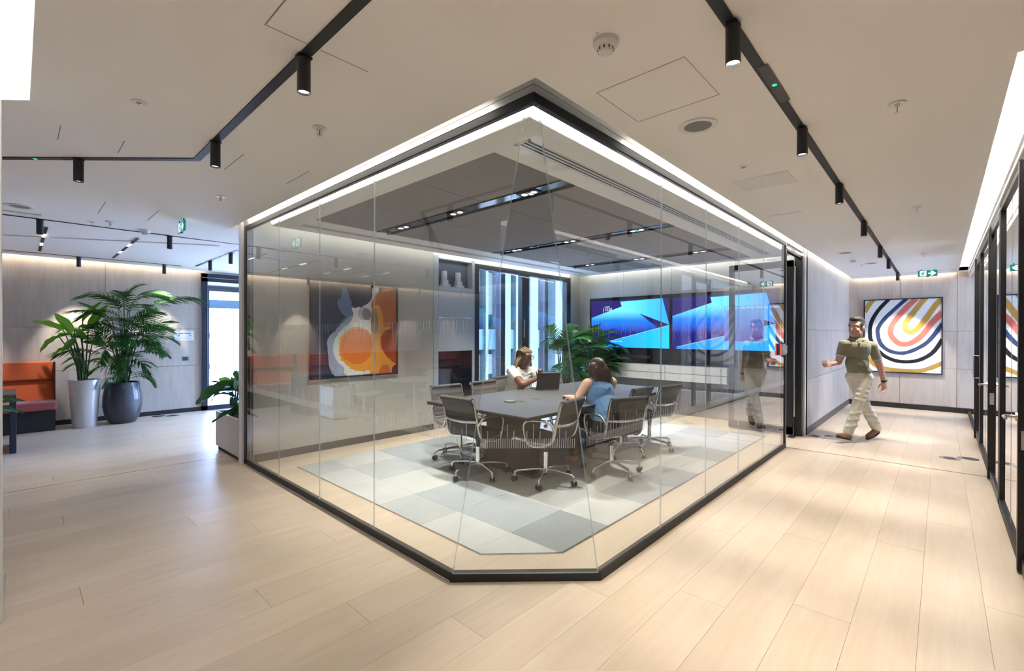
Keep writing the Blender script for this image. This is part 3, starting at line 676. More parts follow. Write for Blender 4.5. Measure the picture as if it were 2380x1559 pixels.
# lighting channels of the meeting room
M_CHAN = mat('channel_gloss', (.02, .025, .032), .12)
for k, (xa, xb) in enumerate(((3.0, 3.19), (4.99, 5.16), (6.93, 7.12))):
    nm = ('nearest', 'middle', 'farthest')[k]
    t = thing('lighting_channel', 'dark glossy channel of downlights in the meeting room ceiling, %s of three' % nm, 'ceiling light', ((xa+xb)/2, 3.66, ZI), 0, 'meeting room lighting channels'); hw = (xb-xa)/2
    MB().box(-hw, hw, -1.405, 1.405, .012, .03).build('tray', M_CHAN, t)
    e = MB(); e.box(-hw-.004, -hw+.004, -1.405, 1.405, -.002, .03); e.box(hw-.004, hw+.004, -1.405, 1.405, -.002, .03); e.build('edge', M_MATTBLACK, t)
    for yy in (.97, .01, -.98):
        d = MB(); d.box(-.05, .05, -.11, .11, .004, .0125); dl = d.build('downlight', M_MATTBLACK, t)
        for q in (-.055, .055):
            MB().lathe([(0, .0025), (.026, .0025), (.028, .004), (0, .004)], 0, yy*0+q, 16).build('lens', M_LENS, dl)
            rf = MB()
        rf.box(-.046, .046, -.018, .018, .002, .0045); rf.build('reflector', M_CHROME, dl); dl.location = (0, yy, 0)
        lamp_obj(t, (0, yy, -.02), ROOM_SPOT_W, 95, .8, (1, .95, .88), rad=.05)
    MB().lathe([(0, .004), (.03, .006), (.032, .0125), (0, .0125)], 0, .62, 20).build('sensor', M_MATTBLACK, t)
    sp_ = MB(); sp_.cyl((0, 1.3, .012), (0, 1.3, -.03), .008); sp_.lathe([(0, -.032), (.014, -.032), (.014, -.030), (0, -.03)], 0, 1.3, 12); sp_.lathe([(.012, .010), (.03, .010), (.028, .013), (.012, .013)], 0, 1.3, 16)
    sp_.build('sprinkler', M_MATTBLACK, t)
t = thing('ceiling_camera', 'small dark dome camera under the middle lighting channel', 'camera', (5.10, 3.10, ZI))
MB().lathe([(0, -.055), (.02, -.05), (.035, -.035), (.04, -.015), (.045, 0), (.045, .012), (0, .012)], 0, 0, 24).build('dome', M_CHAN, t, auto=40); MB().lathe([(.044, .001), (.055, .001), (.055, .012), (.044, .012)], 0, 0, 24).build('mount', M_MATTBLACK, t)

# exit signs
M_SIGN = mat('sign_green', (.004, .14, .10), .35, emit=.12, ecol=(.0, .8, .55)); M_SIGNW = mat('sign_white', (.75, .85, .88), .4, emit=.7, ecol=(.7, .88, .95))
def exit_sign(loc, rz, label):
    """local: face towards -y, width along x"""
    t = thing('exit_sign', label, 'exit sign', loc, rz, 'green exit signs'); W, D = .135, .112
    MB().box(-W, W, -.008, .008, -D-.02, -.02).build('panel', M_SIGN, t, bevel=.003)
    for sx in (-.09, .09): MB().cyl((sx, 0, 0), (sx, 0, -.025), .006, n=8).build('hanger', M_MATTBLACK, t)
    MB().box(-.02, .02, -.009, .009, -D-.028, -D-.02).build('test_clip', M_MATTBLACK, t)
    for sgn, y in ((1, -.0086), (-1, .0086)):
        d = MB(); d.poly([(sgn*(-.105), y, -.03), (sgn*(-.015), y, -.03), (sgn*(-.015), y, -.122), (sgn*(-.105), y, -.122)]); dr = d.build('door_pictogram', M_SIGNW, t)
        a = MB(); a.poly([(sgn*q[0], y, q[1]) for q in ((.01, -.066), (.06, -.066), (.035, -.034), (.066, -.034), (.118, -.076), (.066, -.118), (.035, -.118), (.06, -.086), (.01, -.086))]); a.build('arrow', M_SIGNW, t)
        m = MB(); yy = y*1.05
        def pg(P): m.poly([(sgn*(-.062+q[0]), yy, -.076+q[1]) for q in P])
        pg([(.016+.010*cos(k*pi/5), .031+.010*sin(k*pi/5)) for k in range(10)])
        pg([(-.014, .020), (.012, .018), (.004, -.010), (-.016, -.010)]); pg([(.008, .018), (.03, .004), (.034, -.002), (.028, -.003), (.004, .010)])
        pg([(-.012, .020), (-.030, .012), (-.036, -.002), (-.030, -.002), (-.024, .006), (-.010, .012)])
        pg([(-.002, -.008), (.016, -.020), (.018, -.042), (.010, -.042), (.008, -.026), (-.012, -.014)]); pg([(-.016, -.008), (-.022, -.026), (-.040, -.040), (-.034, -.044), (-.014, -.030), (-.006, -.010)])
        m.build('running_figure', M_SIGN, dr)
exit_sign((11.34, .19, H), radians(-90), 'green exit sign with white arrow hanging before the striped painting')
exit_sign((1.19, 5.90, H), radians(-90), 'green exit sign hanging over the lounge at left')

# ================================================================ FURNITURE
M_TOP = mat('table_laminate', (.072, .072, .076), .42)
M_TEDGE = mat('table_edge', (.022, .020, .020), .5)
M_DARKBR = mat('dark_bronze', (.035, .026, .020), .45)
tb = thing('conference_table', 'large dark grey rectangular conference table with two seated people', 'table', (4.70, 3.49, 0))
MB().box(-1.553, 1.553, -.752, .752, .728, .74).build('tabletop', M_TOP, tb, bevel=.002)
MB().box(-1.550, 1.550, -.749, .749, .706, .728).build('top_edge', M_TEDGE, tb)
for sx in (-.95, .95):
    lg = MB(); lg.box(sx-.07, sx+.07, -.34, .34, .012, .706); lg.build('leg', M_DARKBR, tb, bevel=.006)
    MB().box(sx-.12, sx+.12, -.42, .42, .005, .02).build('foot_plate', M_DARKBR, tb, bevel=.004)
MB().box(-.9, .9, -.03, .03, .62, .70).build('beam', M_DARKBR, tb)
for x in (-.86, -.59): MB().box(x, x+.055, -.075, .055, .7395, .7406, M=Matrix.Translation((0, 0, 0))).build('cable_hatch', M_TEDGE, tb)
for x, y, l in ((3.75, 3.52, 'round flat puck microphone near the empty end of the table'), (5.17, 3.53, 'round flat puck microphone beside the woman in denim')):
    t = thing('table_microphone', l, 'microphone', (x, y, .7402), 0, 'puck microphones on the table')
    MB().lathe([(0, 0), (.066, 0), (.070, .006), (.066, .013), (.058, .016), (0, .016)], 0, 0, 32).build('body', M_TEDGE, t, auto=40)
    MB().lathe([(0, .0165), (.055, .0165), (.055, .0155), (0, .0155)], 0, 0, 32).build('top_grille', mat('puck_grille', (.16, .16, .14), .7), t)
# laptop: keyboard half, lid towards the camera
lp = thing('laptop', 'open dark grey laptop in front of the woman with braids', 'laptop', (4.93, 3.93, .7405), radians(-33))
MB().box(-.165, .165, -.005, .225, .002, .016).build('keyboard_base', mat('laptop_grey', (.16, .16, .165), .35, .6), lp, bevel=.003)
MB().box(-.145, .145, .07, .20, .0155, .0168).build('keys', M_MATTBLACK, lp)
A = Matrix.Translation((0, -.004, .014)) @ Matrix.Rotation(radians(14), 4, 'X')
ld = MB().box(-.165, .165, -.004, .004, 0, .225, M=A).build('lid', mat('laptop_lid', (.028, .028, .032), .42), lp, bevel=.003)
MB().box(-.155, .155, .0042, .0046, .012, .215, M=A).build('screen', mat('laptop_screen', (.05, .06, .08), .15, emit=.4, ecol=(.5, .6, .8)), ld)
MB().box(-.018, .018, -.0046, -.0041, .10, .136, M=A).build('lid_emblem', mat('lid_emblem_grey', (.045, .045, .05), .2, .5), ld)
# papers by the woman in denim
nb = thing('notepad', 'white notepad with dark cover under the arm of the woman in denim', 'notepad', (4.47, 3.09, .7402), radians(20))
MB().box(-.11, .11, -.15, .15, 0, .004).build('cover', M_MATTBLACK, nb); MB().box(-.105, .105, -.145, .145, .004, .012).build('pages', M_WHITE, nb)

# ---- office chair (local +x = facing)
M_SLING = mat('taupe_sling', (.115, .10, .092), .6, 0, .4, bump=(500, .15, .002), sheen=.2)
M_BACKF = mat('dark_back_fabric', (.010, .009, .012), .45, 0, .5)
M_ROLL = mat('grey_roll', (.060, .054, .050), .5)
M_TYRE = mat('caster_black', (.015, .015, .016), .5)
prof = catmull([(.235, 0, .442), (.20, 0, .458), (.05, 0, .440), (-.10, 0, .425), (-.185, 0, .440), (-.232, 0, .495), (-.258, 0, .60), (-.285, 0, .72), (-.318, 0, .845)], 6)
def sling(sub, off, mi=0):
    pass
def make_chair(label, loc, rz, group):
    t = thing('office_chair', label, 'chair', loc, rz, group); W = .225
    def strip(a, b, name):
        P = prof[a:b]; rows = []
        for i, p in enumerate(P):
            nn = (P[min(i+1, len(P)-1)]-P[max(i-1, 0)]).normalized(); nrm = V((-nn.z, 0, nn.x)); k = (a+i)
            if nrm.z < 0 and abs(nrm.z) > abs(nrm.x): nrm = -nrm
            if abs(nrm.x) >= abs(nrm.z) and nrm.x < 0: nrm = -nrm
            bulge = .006 if k % 3 else 0.0
            rows.append([V((p.x, y, p.z))+nrm*(bulge+.004) for y in (-W, -.08, .08, W)][::1])
        m = MB(); m.sheet(rows, 0)
        base = len(m.v); low = []
        for i, p in enumerate(P):
            nn = (P[min(i+1, len(P)-1)]-P[max(i-1, 0)]).normalized(); nrm = V((-nn.z, 0, nn.x))
            if nrm.z < 0 and abs(nrm.z) > abs(nrm.x): nrm = -nrm
            if abs(nrm.x) >= abs(nrm.z) and nrm.x < 0: nrm = -nrm
            low.append([V((p.x, y, p.z))-nrm*.006 for y in (-W, -.08, .08, W)])
        m.sheet(low, 1)
        n = len(P)
        for i in range(n-1):
            for j in (0, 3):
                m.f.append((i*4+j, (i+1)*4+j, base+(i+1)*4+j, base+i*4+j)); m.m.append(1)
        for i in (0, n-1):
            for j in range(3): m.f.append((i*4+j, i*4+j+1, base+i*4+j+1, base+i*4+j)); m.m.append(1)
        return m.build(name, [M_SLING, M_BACKF], t, auto=50)
    strip(1, 28, 'seat'); strip(27, len(prof)-2, 'backrest')
    tp = prof[-1]
    rl = MB(); rl.tube([(tp.x-.012, -W, tp.z-.012), (tp.x-.012, W, tp.z-.012)], .027, 14)
    a = prof[-8]; rl.extr([(tp.x-.034, -W, tp.z-.012), (tp.x-.006, -W, tp.z-.03), (a.x-.004, -W, a.z), (a.x-.010, -W, a.z)], (0, 2*W, 0))
    rl.build('top_roll', M_ROLL, t, auto=40)
    cp = MB()
    for sy in (-1, 1): cp.lathe([(0, -.002), (.017, -.002), (.017, .006), (0, .006)], 0, 0, 14, M=Matrix.Translation((tp.x-.012, sy*(W+.012), tp.z-.012)) @ Matrix.Rotation(sy*radians(-90), 4, 'X'))
    cp.build('roll_end_cap', M_CHROME, t)
    for sy in (-1, 1):
        MB().tube([(p.x, sy*(W+.008), p.z) for p in prof[::2]], .016, 8, flat=.5, up=(1, 0, 0)).build('side_rail', M_STEEL, t, auto=60)
        arm = catmull([(prof[-14].x-.012, 0, prof[-14].z), (-.20, 0, .655), (-.08, 0, .662), (.03, 0, .648), (.07, 0, .60), (.055, 0, .50), (.02, 0, .43), (-.06, 0, .405), (-.16, 0, .42)], 5)
        w = [W+.02+.035*min(1, i/8, (len(arm)-1-i)/8) for i in range(len(arm))]
        MB().tube([(p.x, sy*w[i], p.z) for i, p in enumerate(arm)], .0125, 8, flat=.75, up=(0, 0, 1)).build('armrest', M_CHROME, t, auto=60)
    bs = prof[-12]; arc = [(bs.x-.012-.035*sin(pi*k/8), -W-.005+(2*W+.01)*k/8, bs.z-.010*sin(pi*k/8)) for k in range(9)]
    MB().tube(arc, .012, 8, flat=.6).build('back_stretcher', M_CHROME, t, auto=60)
    MB().tube([(-.02, -W-.005, .42), (-.02, -.1, .385), (-.02, .1, .385), (-.02, W+.005, .42)], .014, 8).build('seat_stretcher', M_CHROME, t, auto=60)
    MB().cyl((-.02, 0, .30), (-.02, 0, .385), .021, .03, 14).build('gas_lift', M_TYRE, t, auto=50)
    MB().lathe([(0, .085), (.026, .085), (.030, .12), (.026, .16), (.024, .30), (0, .30)], -.02, 0, 18).build('column', M_CHROME, t, auto=50)
    for k in range(5):
        th = radians(36+72*k); c, s_ = cos(th), sin(th); ox = -.02
        lg = MB().tube([(ox+c*.015, s_*.015, .125), (ox+c*.12, s_*.12, .128), (ox+c*.285, s_*.285, .112), (ox+c*.312, s_*.312, .098), (ox+c*.318, s_*.318, .062)], [.017, .015, .0125, .013, .012], 8).build('base_leg', M_CHROME, t, auto=60)
        b = MB(); mx, my = ox+c*.318, s_*.318; a2 = th+.9; ex, ey = cos(a2), sin(a2)
        for q in (-1, 1):
            p0 = V((mx+ex*.006*q, my+ey*.006*q, .033)); p1 = V((mx+ex*.024*q, my+ey*.024*q, .033)); b.cyl(p0, p1, .0275, n=16)
        b.build('caster', M_TYRE, lg, auto=50)
        hd = MB(); hd.ell((mx, my, .048), (.02, .02, .018), 10); hd.build('caster_hood', M_CHROME, lg, smooth=True)
    return t
GC = 'swivel chairs around the conference table'
CH = [('chrome swivel chair at the near left end of the table, backrest to the left', (3.36, 3.60), 2),
      ('chrome swivel chair nearest the glass corner, dark backrest towards the viewer', (3.66, 2.96), 99),
      ('chrome swivel chair under the woman in the denim top', (4.37, 2.62), 68),
      ('chrome swivel chair just right of the woman in denim', (5.13, 2.95), 88),
      ('chrome swivel chair at the far right end of the near table side', (5.66, 2.82), 82),
      ('chrome swivel chair with taupe back in the far left corner of the table', (3.66, 4.24), -93),
      ('chrome swivel chair with taupe back beside the woman with braids', (4.36, 4.26), -88),
      ('chrome swivel chair under the woman with braids', (5.02, 4.55), -78),
      ('chrome swivel chair with taupe back right of the open laptop', (6.02, 4.45), -97)]
ch0 = make_chair(CH[0][0], (CH[0][1][0], CH[0][1][1], .005), radians(CH[0][2]), GC)
for l, (x, y), a in CH[1:]: dup(ch0, (x, y, .005), radians(a), l, GC)

# ---- pillar unit between picture and window, with a lit niche on top
pu = thing('display_pillar', 'tall pale blue-grey pillar unit with open top niche between painting and window', 'pillar unit', (4.865, 5.84, 0))
M_PIL = mat('pillar_grey', (.42, .46, .50), .35)
mb = MB(); mb.box(-.425, .44, .02, .12, .0, .36); mb.box(-.425, -.33, -.03, .12, .0, 2.735); mb.box(.385, .44, -.03, .12, .0, 2.735); mb.box(-.33, .385, -.03, .0, 1.765, 2.26); mb.box(-.33, .385, -.03, .0, 1.22, 1.76); mb.box(-.33, .385, -.02, .12, 2.24, 2.262)
mb.build('carcass', M_PIL, pu, bevel=.003)
MB().box(-.33, .385, -.022, .0, .36, 1.22).build('dark_panel', mat('dark_gloss_panel', (.012, .012, .016), .08), pu)
MB().box(-.33, .385, .10, .12, 2.26, 2.735).build('niche_back', mat('niche_blue', (.10, .13, .19), .7), pu)
M_ORN = mat('ornament_white', (.62, .68, .72), .6)
for x, l in ((4.68, 'white stepped ornament on the left in the pillar niche'), (4.97, 'white stepped ornament on the right in the pillar niche')):
    t = thing('ornament', l, 'ornament', (x, 5.845, 2.262), 0, 'stepped ornaments in the niche')
    MB().box(-.06, .105, -.03, .05, 0, .035).build('foot', M_ORN, t, bevel=.002); MB().box(-.045, .06, -.028, .045, .035, .105).build('block', M_ORN, t, bevel=.002)
    MB().cyl((0, .01, .105), (0, .01, .245), .045, n=24).build('drum', M_ORN, t, auto=40)

# ---- two wall screens in one black surround, floating credenza
sr = thing('screen_surround', 'wide glossy black surround holding two blue wall screens', 'screen surround', (8.40, 3.71, 0))
MB().box(-.045, .02, -1.80, 1.80, .93, 2.255).build('panel', mat('gloss_black', (.006, .006, .009), .07), sr, bevel=.003)
def grad(name, ca, cb, axis='Z', lo=0, hi=1, mid=None):
    m = bpy.data.materials.new(name); m.use_nodes = True; n = m.node_tree; n.nodes.clear(); L = n.links.new
    o = n.nodes.new('ShaderNodeOutputMaterial'); e = n.nodes.new('ShaderNodeEmission'); t = n.nodes.new('ShaderNodeTexCoord'); s = n.nodes.new('ShaderNodeSeparateXYZ'); r = n.nodes.new('ShaderNodeMapRange'); c = n.nodes.new('ShaderNodeValToRGB')
    L(t.outputs['Object'], s.inputs[0]); L(s.outputs[axis], r.inputs['Value']); r.inputs['From Min'].default_value = lo; r.inputs['From Max'].default_value = hi; L(r.outputs[0], c.inputs[0])
    c.color_ramp.elements[0].color = (*ca, 1); c.color_ramp.elements[1].color = (*cb, 1)
    if mid: q = c.color_ramp.elements.new(mid[0]); q.color = (*mid[1], 1)
    L(c.outputs[0], e.inputs[0]); L(e.outputs[0], o.inputs[0]); return m
SW, SH = 1.72, .955
G_BG = grad('screen_navy', (.012, .010, .10), (.03, .02, .16), 'Z', 0, SH)
G_A = grad('screen_fold_one', (.015, .01, .20), (.20, .85, 1.5), 'Z', .30*SH, .80*SH, (.55, (.01, .22, 1.2)))
G_B = grad('screen_fold_two', (.02, .40, 1.4), (.16, .85, 1.5), 'Y', -SW/2, .1)
G_C = grad('screen_fold_three', (.02, .22, 1.2), (.01, .60, 1.4), 'Y', SW/2, -SW/2)
M_TXT = emat('screen_text', (.85, .93, 1), 1.0); M_LINE = emat('screen_line', (.30, .75, 1), 1.0)
def text(body, size, loc, parent, name, m, rz=-90, align='LEFT'):
    c = bpy.data.curves.new(name, 'FONT'); c.body = body; c.size = size; c.align_x = align; c.materials.append(m)
    o = bpy.data.objects.new(name, c); COL.objects.link(o); dg = bpy.context.evaluated_depsgraph_get(); me = bpy.data.meshes.new_from_object(o.evaluated_get(dg)); bpy.data.objects.remove(o)
    o = link(name, me, parent, loc); o.rotation_euler = (radians(90), 0, radians(rz)); return o
def screen(label, y_left, z0, kind):
    """screen with its left edge (as seen) at y_left; u grows to the right = -y"""
    t = thing('wall_screen', label, 'screen', (8.352, y_left-SW/2, z0), 0, 'blue wall screens')
    MB().box(-.004, .002, -SW/2, SW/2, 0, SH).build('display', G_BG, t)
    q = lambda P, d: [(-.004-d, SW/2-u*SW, v*SH) for u, v in P]
    MB().poly(q([(0, .64), (.42, .87), (.62, .74), (.86, .42), (.62, .06), (0, .04)], .0006)).build('picture_fold', G_A, t)
    MB().poly(q([(.40, .97), (.92, 1.0), (1.0, .47), (.42, .86)], .0012)).build('picture_fold', G_B, t)
    MB().poly(q([(.05, .03), (1, .455), (1, 0), (.04, 0)], .0018)).build('picture_fold', G_C, t)
    MB().poly(q([(.05, .03), (1, .455), (1, .465), (.05, .04)], .0022)).build('picture_line', M_LINE, t)
    if kind == 0:
        text('12:28', .075, (-.0075, SW/2-.19*SW, .785*SH), t, 'clock_text', M_TXT); text('2 JUN', .045, (-.0075, SW/2-.19*SW, .855*SH), t, 'date_text', M_TXT)
        MB().poly(q([(.17, .86), (.176, .86), (.176, .74), (.17, .74)], .003)).build('divider', M_LINE, t)
        text('Add this room to a meeting with your personal device', .0265, (-.0075, SW/2-.085*SW, .122*SH), t, 'hint_text', M_TXT)
        ic = MB(); ic.poly(q([(.055+.010*cos(k*pi/6), .135+.018*sin(k*pi/6)) for k in range(12)], .003)); ic.build('hint_icon', M_TXT, t)
    else:
        text('London Lady Float Meeting Room', .06, (-.0075, SW/2-.555*SW, .735*SH), t, 'room_name_text', M_TXT)
        MB().poly(q([(.54, .78), (.90, .80), (.90, .16), (.54, .16)], .0026)).build('picture_card', grad('screen_card', (.10, .05, .42), (.10, .36, .85), 'Z', .15*SH, .8*SH), t)
    return t
screen('left of the two wall screens, showing the clock', 5.46, 1.232, 0)
screen('right of the two wall screens, showing a room name', 3.68, 1.232, 1)
sb = thing('video_bar', 'slim dark speaker bar mounted below the left screen', 'speaker bar', (8.345, 4.45, 1.06))
MB().box(-.03, .01, -.32, .32, -.03, .03).build('body', M_MATTBLACK, sb, bevel=.008); MB().box(-.0315, -.03, -.31, .31, -.022, .022).build('grille', M_TYRE, sb)
cd = thing('floating_credenza', 'long pale grey floating credenza with two rows of drawers below the screens', 'cabinet', (8.30, 4.20, 0))
MB().box(-.12, .12, -1.56, 1.56, .655, .915).build('carcass', M_TAUPE, cd)
for k in range(4):
    a, b = 1.56-[0, 1.02, 2.02, 3.02][k], 1.56-[1.02, 2.02, 3.02, 3.12][k]
    for z0, z1 in ((.652, .782), (.790, .918)): MB().box(-.14, -.12, b+.004, a-.004, z0, z1).build('drawer_front', M_TVW, cd, bevel=.002)
MB().box(-.14, .12, -1.56, 1.56, .918, .925).build('top', M_TVW, cd)

# ---- room-booking panel on the glass by the door: black body with red lit sides
bk = thing('booking_panel', 'small black room-booking panel with red lit edges on the door-end post', 'panel', (6.70, 1.50, 1.31))
MB().box(-.10, .10, -.022, .0, -.075, .075).build('body', M_CHAN, bk, bevel=.004)
for sx in (-1, 1): MB().box(sx*.103-.005, sx*.103+.005, -.02, -.004, -.07, .07).build('status_light', emat('red_status_%d' % sx, (1, .06, .04), 1.3), bk)
MB().box(.12, .215, -.015, .0, -.06, .05).build('grey_mount', mat('mount_grey', (.45, .44, .44), .5), bk, bevel=.004)

# ---- paintings
def artwork(name, label, loc, rz, W, Hh, fr=.02, depth=.04):
    """local x right, z up, face -y"""
    t = thing(name, label, 'painting', loc, rz)
    m = MB(); m.box(-W/2, W/2, -depth, 0, -Hh/2, -Hh/2+fr); m.box(-W/2, W/2, -depth, 0, Hh/2-fr, Hh/2); m.box(-W/2, -W/2+fr, -depth, 0, -Hh/2, Hh/2); m.box(W/2-fr, W/2, -depth, 0, -Hh/2, Hh/2)
    m.build('frame', M_MATTBLACK, t); MB().box(-W/2+fr, W/2-fr, -depth*.6, -.002, -Hh/2+fr, Hh/2-fr).build('canvas', mat(name+'_canvas', (.78, .79, .80), .8), t); return t, W-2*fr, Hh-2*fr, -depth*.6
def pig(name, c, amt=.18, sc=4): return mat(name, c, .75, 0, .3, var=(sc, amt, (1, 1, 1)))
# striped arches
at, aw, ah, ay = artwork('striped_painting', 'framed abstract painting of nested curved stripes in navy, coral and ochre', (12.335, .597, 1.482), radians(-90), 1.235, 1.52)
def ribbon(P, w, m, lay, wob=.10, seed=1):
    P = [(x/1310.0, 1-z/1265.0) for x, z in [(a-85, b-115) for a, b in P]]
    S = catmull([(u, 0, v) for u, v in P], 8); rg = random.Random(seed); L, R = [], []
    for i, p in enumerate(S):
        d = (S[min(i+1, len(S)-1)]-S[max(0, i-1)]); d = V((d.x*aw, 0, d.z*ah)).normalized(); n = V((-d.z, 0, d.x)); ww = w/1310*aw/2*(1+wob*noise.noise(V((i*.35, seed*3.1, 0)))+wob*.4*(rg.random()-.5))
        c = V(((p.x-.5)*aw, ay-.0006*lay, (p.z-.5)*ah)); L.append(c+n*ww); R.append(c-n*ww)
    cl = lambda q: V((max(-aw/2, min(aw/2, q.x)), q.y, max(-ah/2, min(ah/2, q.z))))
    MB().sheet([[cl(a), cl(b)] for a, b in zip(L, R)]).build('painted_stripe', m, at)
OC = pig('paint_ochre', (.50, .30, .07)); CO = pig('paint_coral', (.62, .16, .12)); NV = pig('paint_navy', (.035, .055, .13), .4); BK = pig('paint_ink', (.012, .014, .02), .4); PB = pig('paint_paleblue', (.55, .62, .75)); PC = pig('paint_palecoral', (.72, .45, .42))
O1 = [(1135, 95), (960, 320), (835, 490), (800, 590), (840, 670), (930, 680), (1050, 580), (1190, 390), (1300, 230), (1410, 110)]
C1 = [(990, 100), (790, 290), (640, 470), (560, 600), (560, 740), (680, 870), (820, 895), (960, 840), (1100, 720), (1240, 530), (1420, 340)]
N1 = [(830, 95), (620, 280), (450, 440), (340, 590), (320, 700), (370, 880), (500, 1000), (680, 1050), (860, 1030), (1100, 910), (1240, 780), (1420, 530)]
for P, w, m, s in ((O1, 118, pig('paint_paleochre', (.66, .52, .32)), 1), (C1, 128, PC, 2), ([(x+24, z-16) for x, z in N1], 92, PB, 3)): ribbon(P, w, m, 1, .15, s)
ribbon(O1, 95, OC, 2, .12, 4); ribbon(C1, 100, CO, 2, .12, 5); ribbon(N1, 76, NV, 2, .12, 6)
ribbon([(520, 100), (350, 270), (240, 430), (190, 560), (180, 700), (200, 830), (300, 980), (450, 1110), (620, 1180), (800, 1200), (1000, 1175), (1180, 1090), (1300, 980), (1420, 790)], 76, BK, 3, .08, 7)
ribbon([(240, 95), (140, 220), (75, 330)], 95, OC, 2, .1, 8); ribbon([(120, 1100), (210, 1210), (330, 1300), (620, 1350), (1000, 1355), (1200, 1300), (1420, 1200)], 88, OC, 2, .12, 9)
# poured ink blots
bt, bw, bh, by = artwork('ink_painting', 'large framed abstract painting of orange, white and navy poured ink', (3.137, 5.818, 1.54), 0, 1.27, 1.245, .022)
def blot(P, m, lay, jit=.012, n=10, seed=0, fine=.5):
    P = [((x-30)/1270.0-.5, .5-(z-60)/1370.0) for x, z in P]; S = catmull([(u, 0, v) for u, v in P], n, True); out = []; c = sum(S, V())/len(S)
    for i, p in enumerate(S):
        d = (p-c).normalized(); k = jit*(noise.noise(V((i*.21, seed*7.7, 0)))*1.2+fine*noise.noise(V((i*.9, seed*3.3, 5)))); q = p+d*k
        out.append((max(-.5, min(.5, q.x))*bw, by-.0006*lay, max(-.5, min(.5, q.z))*bh))
    MB().poly(out).build('ink_blot', m, bt)
I_NAVY = pig('ink_navy', (.022, .040, .085), .35, 3); I_BLUE = pig('ink_blue', (.13, .21, .40), .25, 4); I_PALE = pig('ink_pale', (.36, .44, .60), .25, 6); I_WH = pig('ink_white', (.82, .82, .80), .05); I_OR = pig('ink_orange', (.72, .20, .03), .14, 3); I_TERRA = pig('ink_terracotta', (.56, .16, .055), .14, 3); I_AMB = pig('ink_amber', (.84, .36, .05), .14, 3); I_RUST = pig('ink_rust', (.46, .075, .02), .16, 3); I_BR = pig('ink_brown', (.40, .20, .06), .2, 6); I_GREY = pig('ink_grey', (.30, .28, .26), .35, 20); I_LG = pig('ink_lightgrey', (.52, .53, .56), .1, 6)
MB().poly([(-bw/2, by-.0003, -bh/2), (bw/2, by-.0003, -bh/2), (bw/2, by-.0003, bh/2), (-bw/2, by-.0003, bh/2)]).build('ink_ground', I_NAVY, bt)
blot([(470, 60), (560, 250), (600, 400), (600, 520), (530, 640), (440, 760), (420, 640), (500, 540), (430, 470), (380, 330), (440, 220)], I_BLUE, 1, .02, 10, 1)
blot([(240, 900), (300, 790), (420, 660), (600, 500), (700, 500), (600, 800), (480, 1000), (560, 1300), (620, 1440), (380, 1440), (290, 1350), (250, 1100)], I_PALE, 2, .012, 12, 2)
blot([(900, 60), (1010, 60), (1000, 600), (1000, 1440), (530, 1440), (470, 1310), (360, 1180), (320, 1020), (350, 860), (430, 740), (560, 620), (610, 500), (590, 400), (720, 380), (850, 300), (900, 200)], I_WH, 3, .010, 14, 3)
blot([(880, 350), (900, 260), (960, 190), (1010, 120), (1320, 60), (1320, 1450), (900, 1450), (870, 1380), (900, 1300), (880, 1000), (880, 700), (910, 560)], I_AMB, 4, .012, 12, 4)
blot([(1010, 130), (1150, 110), (1320, 100), (1320, 660), (1180, 690), (1090, 660), (1070, 500), (1000, 340), (890, 360), (920, 250)], I_TERRA, 5, .008, 12, 5)
blot([(395, 1000), (420, 860), (520, 740), (660, 690), (800, 720), (890, 820), (930, 1000), (900, 1200), (900, 1340), (760, 1380), (600, 1340), (470, 1230), (400, 1110)], I_AMB, 6, .014, 14, 6, 1.0)
blot([(425, 980), (470, 850), (570, 750), (690, 715), (810, 750), (890, 860), (900, 1000), (860, 1150), (760, 1240), (620, 1260), (500, 1190), (430, 1090)], I_OR, 7, .006, 14, 7)
blot([(1040, 860), (1100, 760), (1200, 700), (1320, 660), (1320, 1250), (1200, 1220), (1110, 1120), (1050, 990)], I_RUST, 8, .008, 12, 8)
blot([(905, 420), (960, 400), (990, 700), (960, 800), (900, 760), (880, 640)], I_BR, 6, .008, 8, 9)
blot([(680, 450), (730, 385), (800, 380), (830, 480), (800, 570), (740, 580), (690, 530)], I_LG, 6, .004, 8, 10); blot([(740, 470), (790, 400), (850, 410), (885, 480), (870, 550), (820, 580), (760, 550)], I_GREY, 7, .003, 8, 11)
blot([(1020, 1370), (1060, 1300), (1130, 1290), (1180, 1340), (1190, 1450), (1020, 1450)], I_TERRA, 8, .004, 8, 12); blot([(1230, 1360), (1270, 1310), (1330, 1290), (1330, 1450), (1230, 1450)], I_NAVY, 9, .006, 8, 13)

# ================================================================ LOUNGE
M_VELV = mat('orange_velvet', (.50, .085, .018), .75, 0, .3, sheen=.6, bump=(250, .15, .003), var=(5, .14))
M_SEATV = mat('rose_velvet', (.33, .065, .055), .6, 0, .35, sheen=.5, var=(6, .14))
def bench(label, x1, w=.95):
    t = thing('banquette_bench', label, 'bench', (x1-w/2, 10.2, 0), 0, 'orange banquettes along the plant wall'); h = w/2-.004
    MB().box(-h+.01, h-.01, -.22, .27, 0, .33).build('plinth', M_MATTBLACK, t)
    MB().box(-h, h+.012, -.32, .10, .33, .455).build('seat', M_SEATV, t, bevel=.03, seg=3)
    MB().extr([(-h, .05, .44), (-h, .16, .44), (-h, .28, .78), (-h, .17, .765)], (2*h, 0, 0)).build('lower_backrest', M_VELV, t, bevel=.018, seg=3)
    MB().extr([(-h, .12, .765), (-h, .25, .765), (-h, .29, 1.045), (-h, .18, 1.045)], (2*h, 0, 0)).build('upper_backrest', M_VELV, t, bevel=.022, seg=3)
    MB().box(h-.012, h+.004, .02, .295, 0, 1.04).build('end_panel', mat('bench_end', (.10, .03, .02), .6), t)
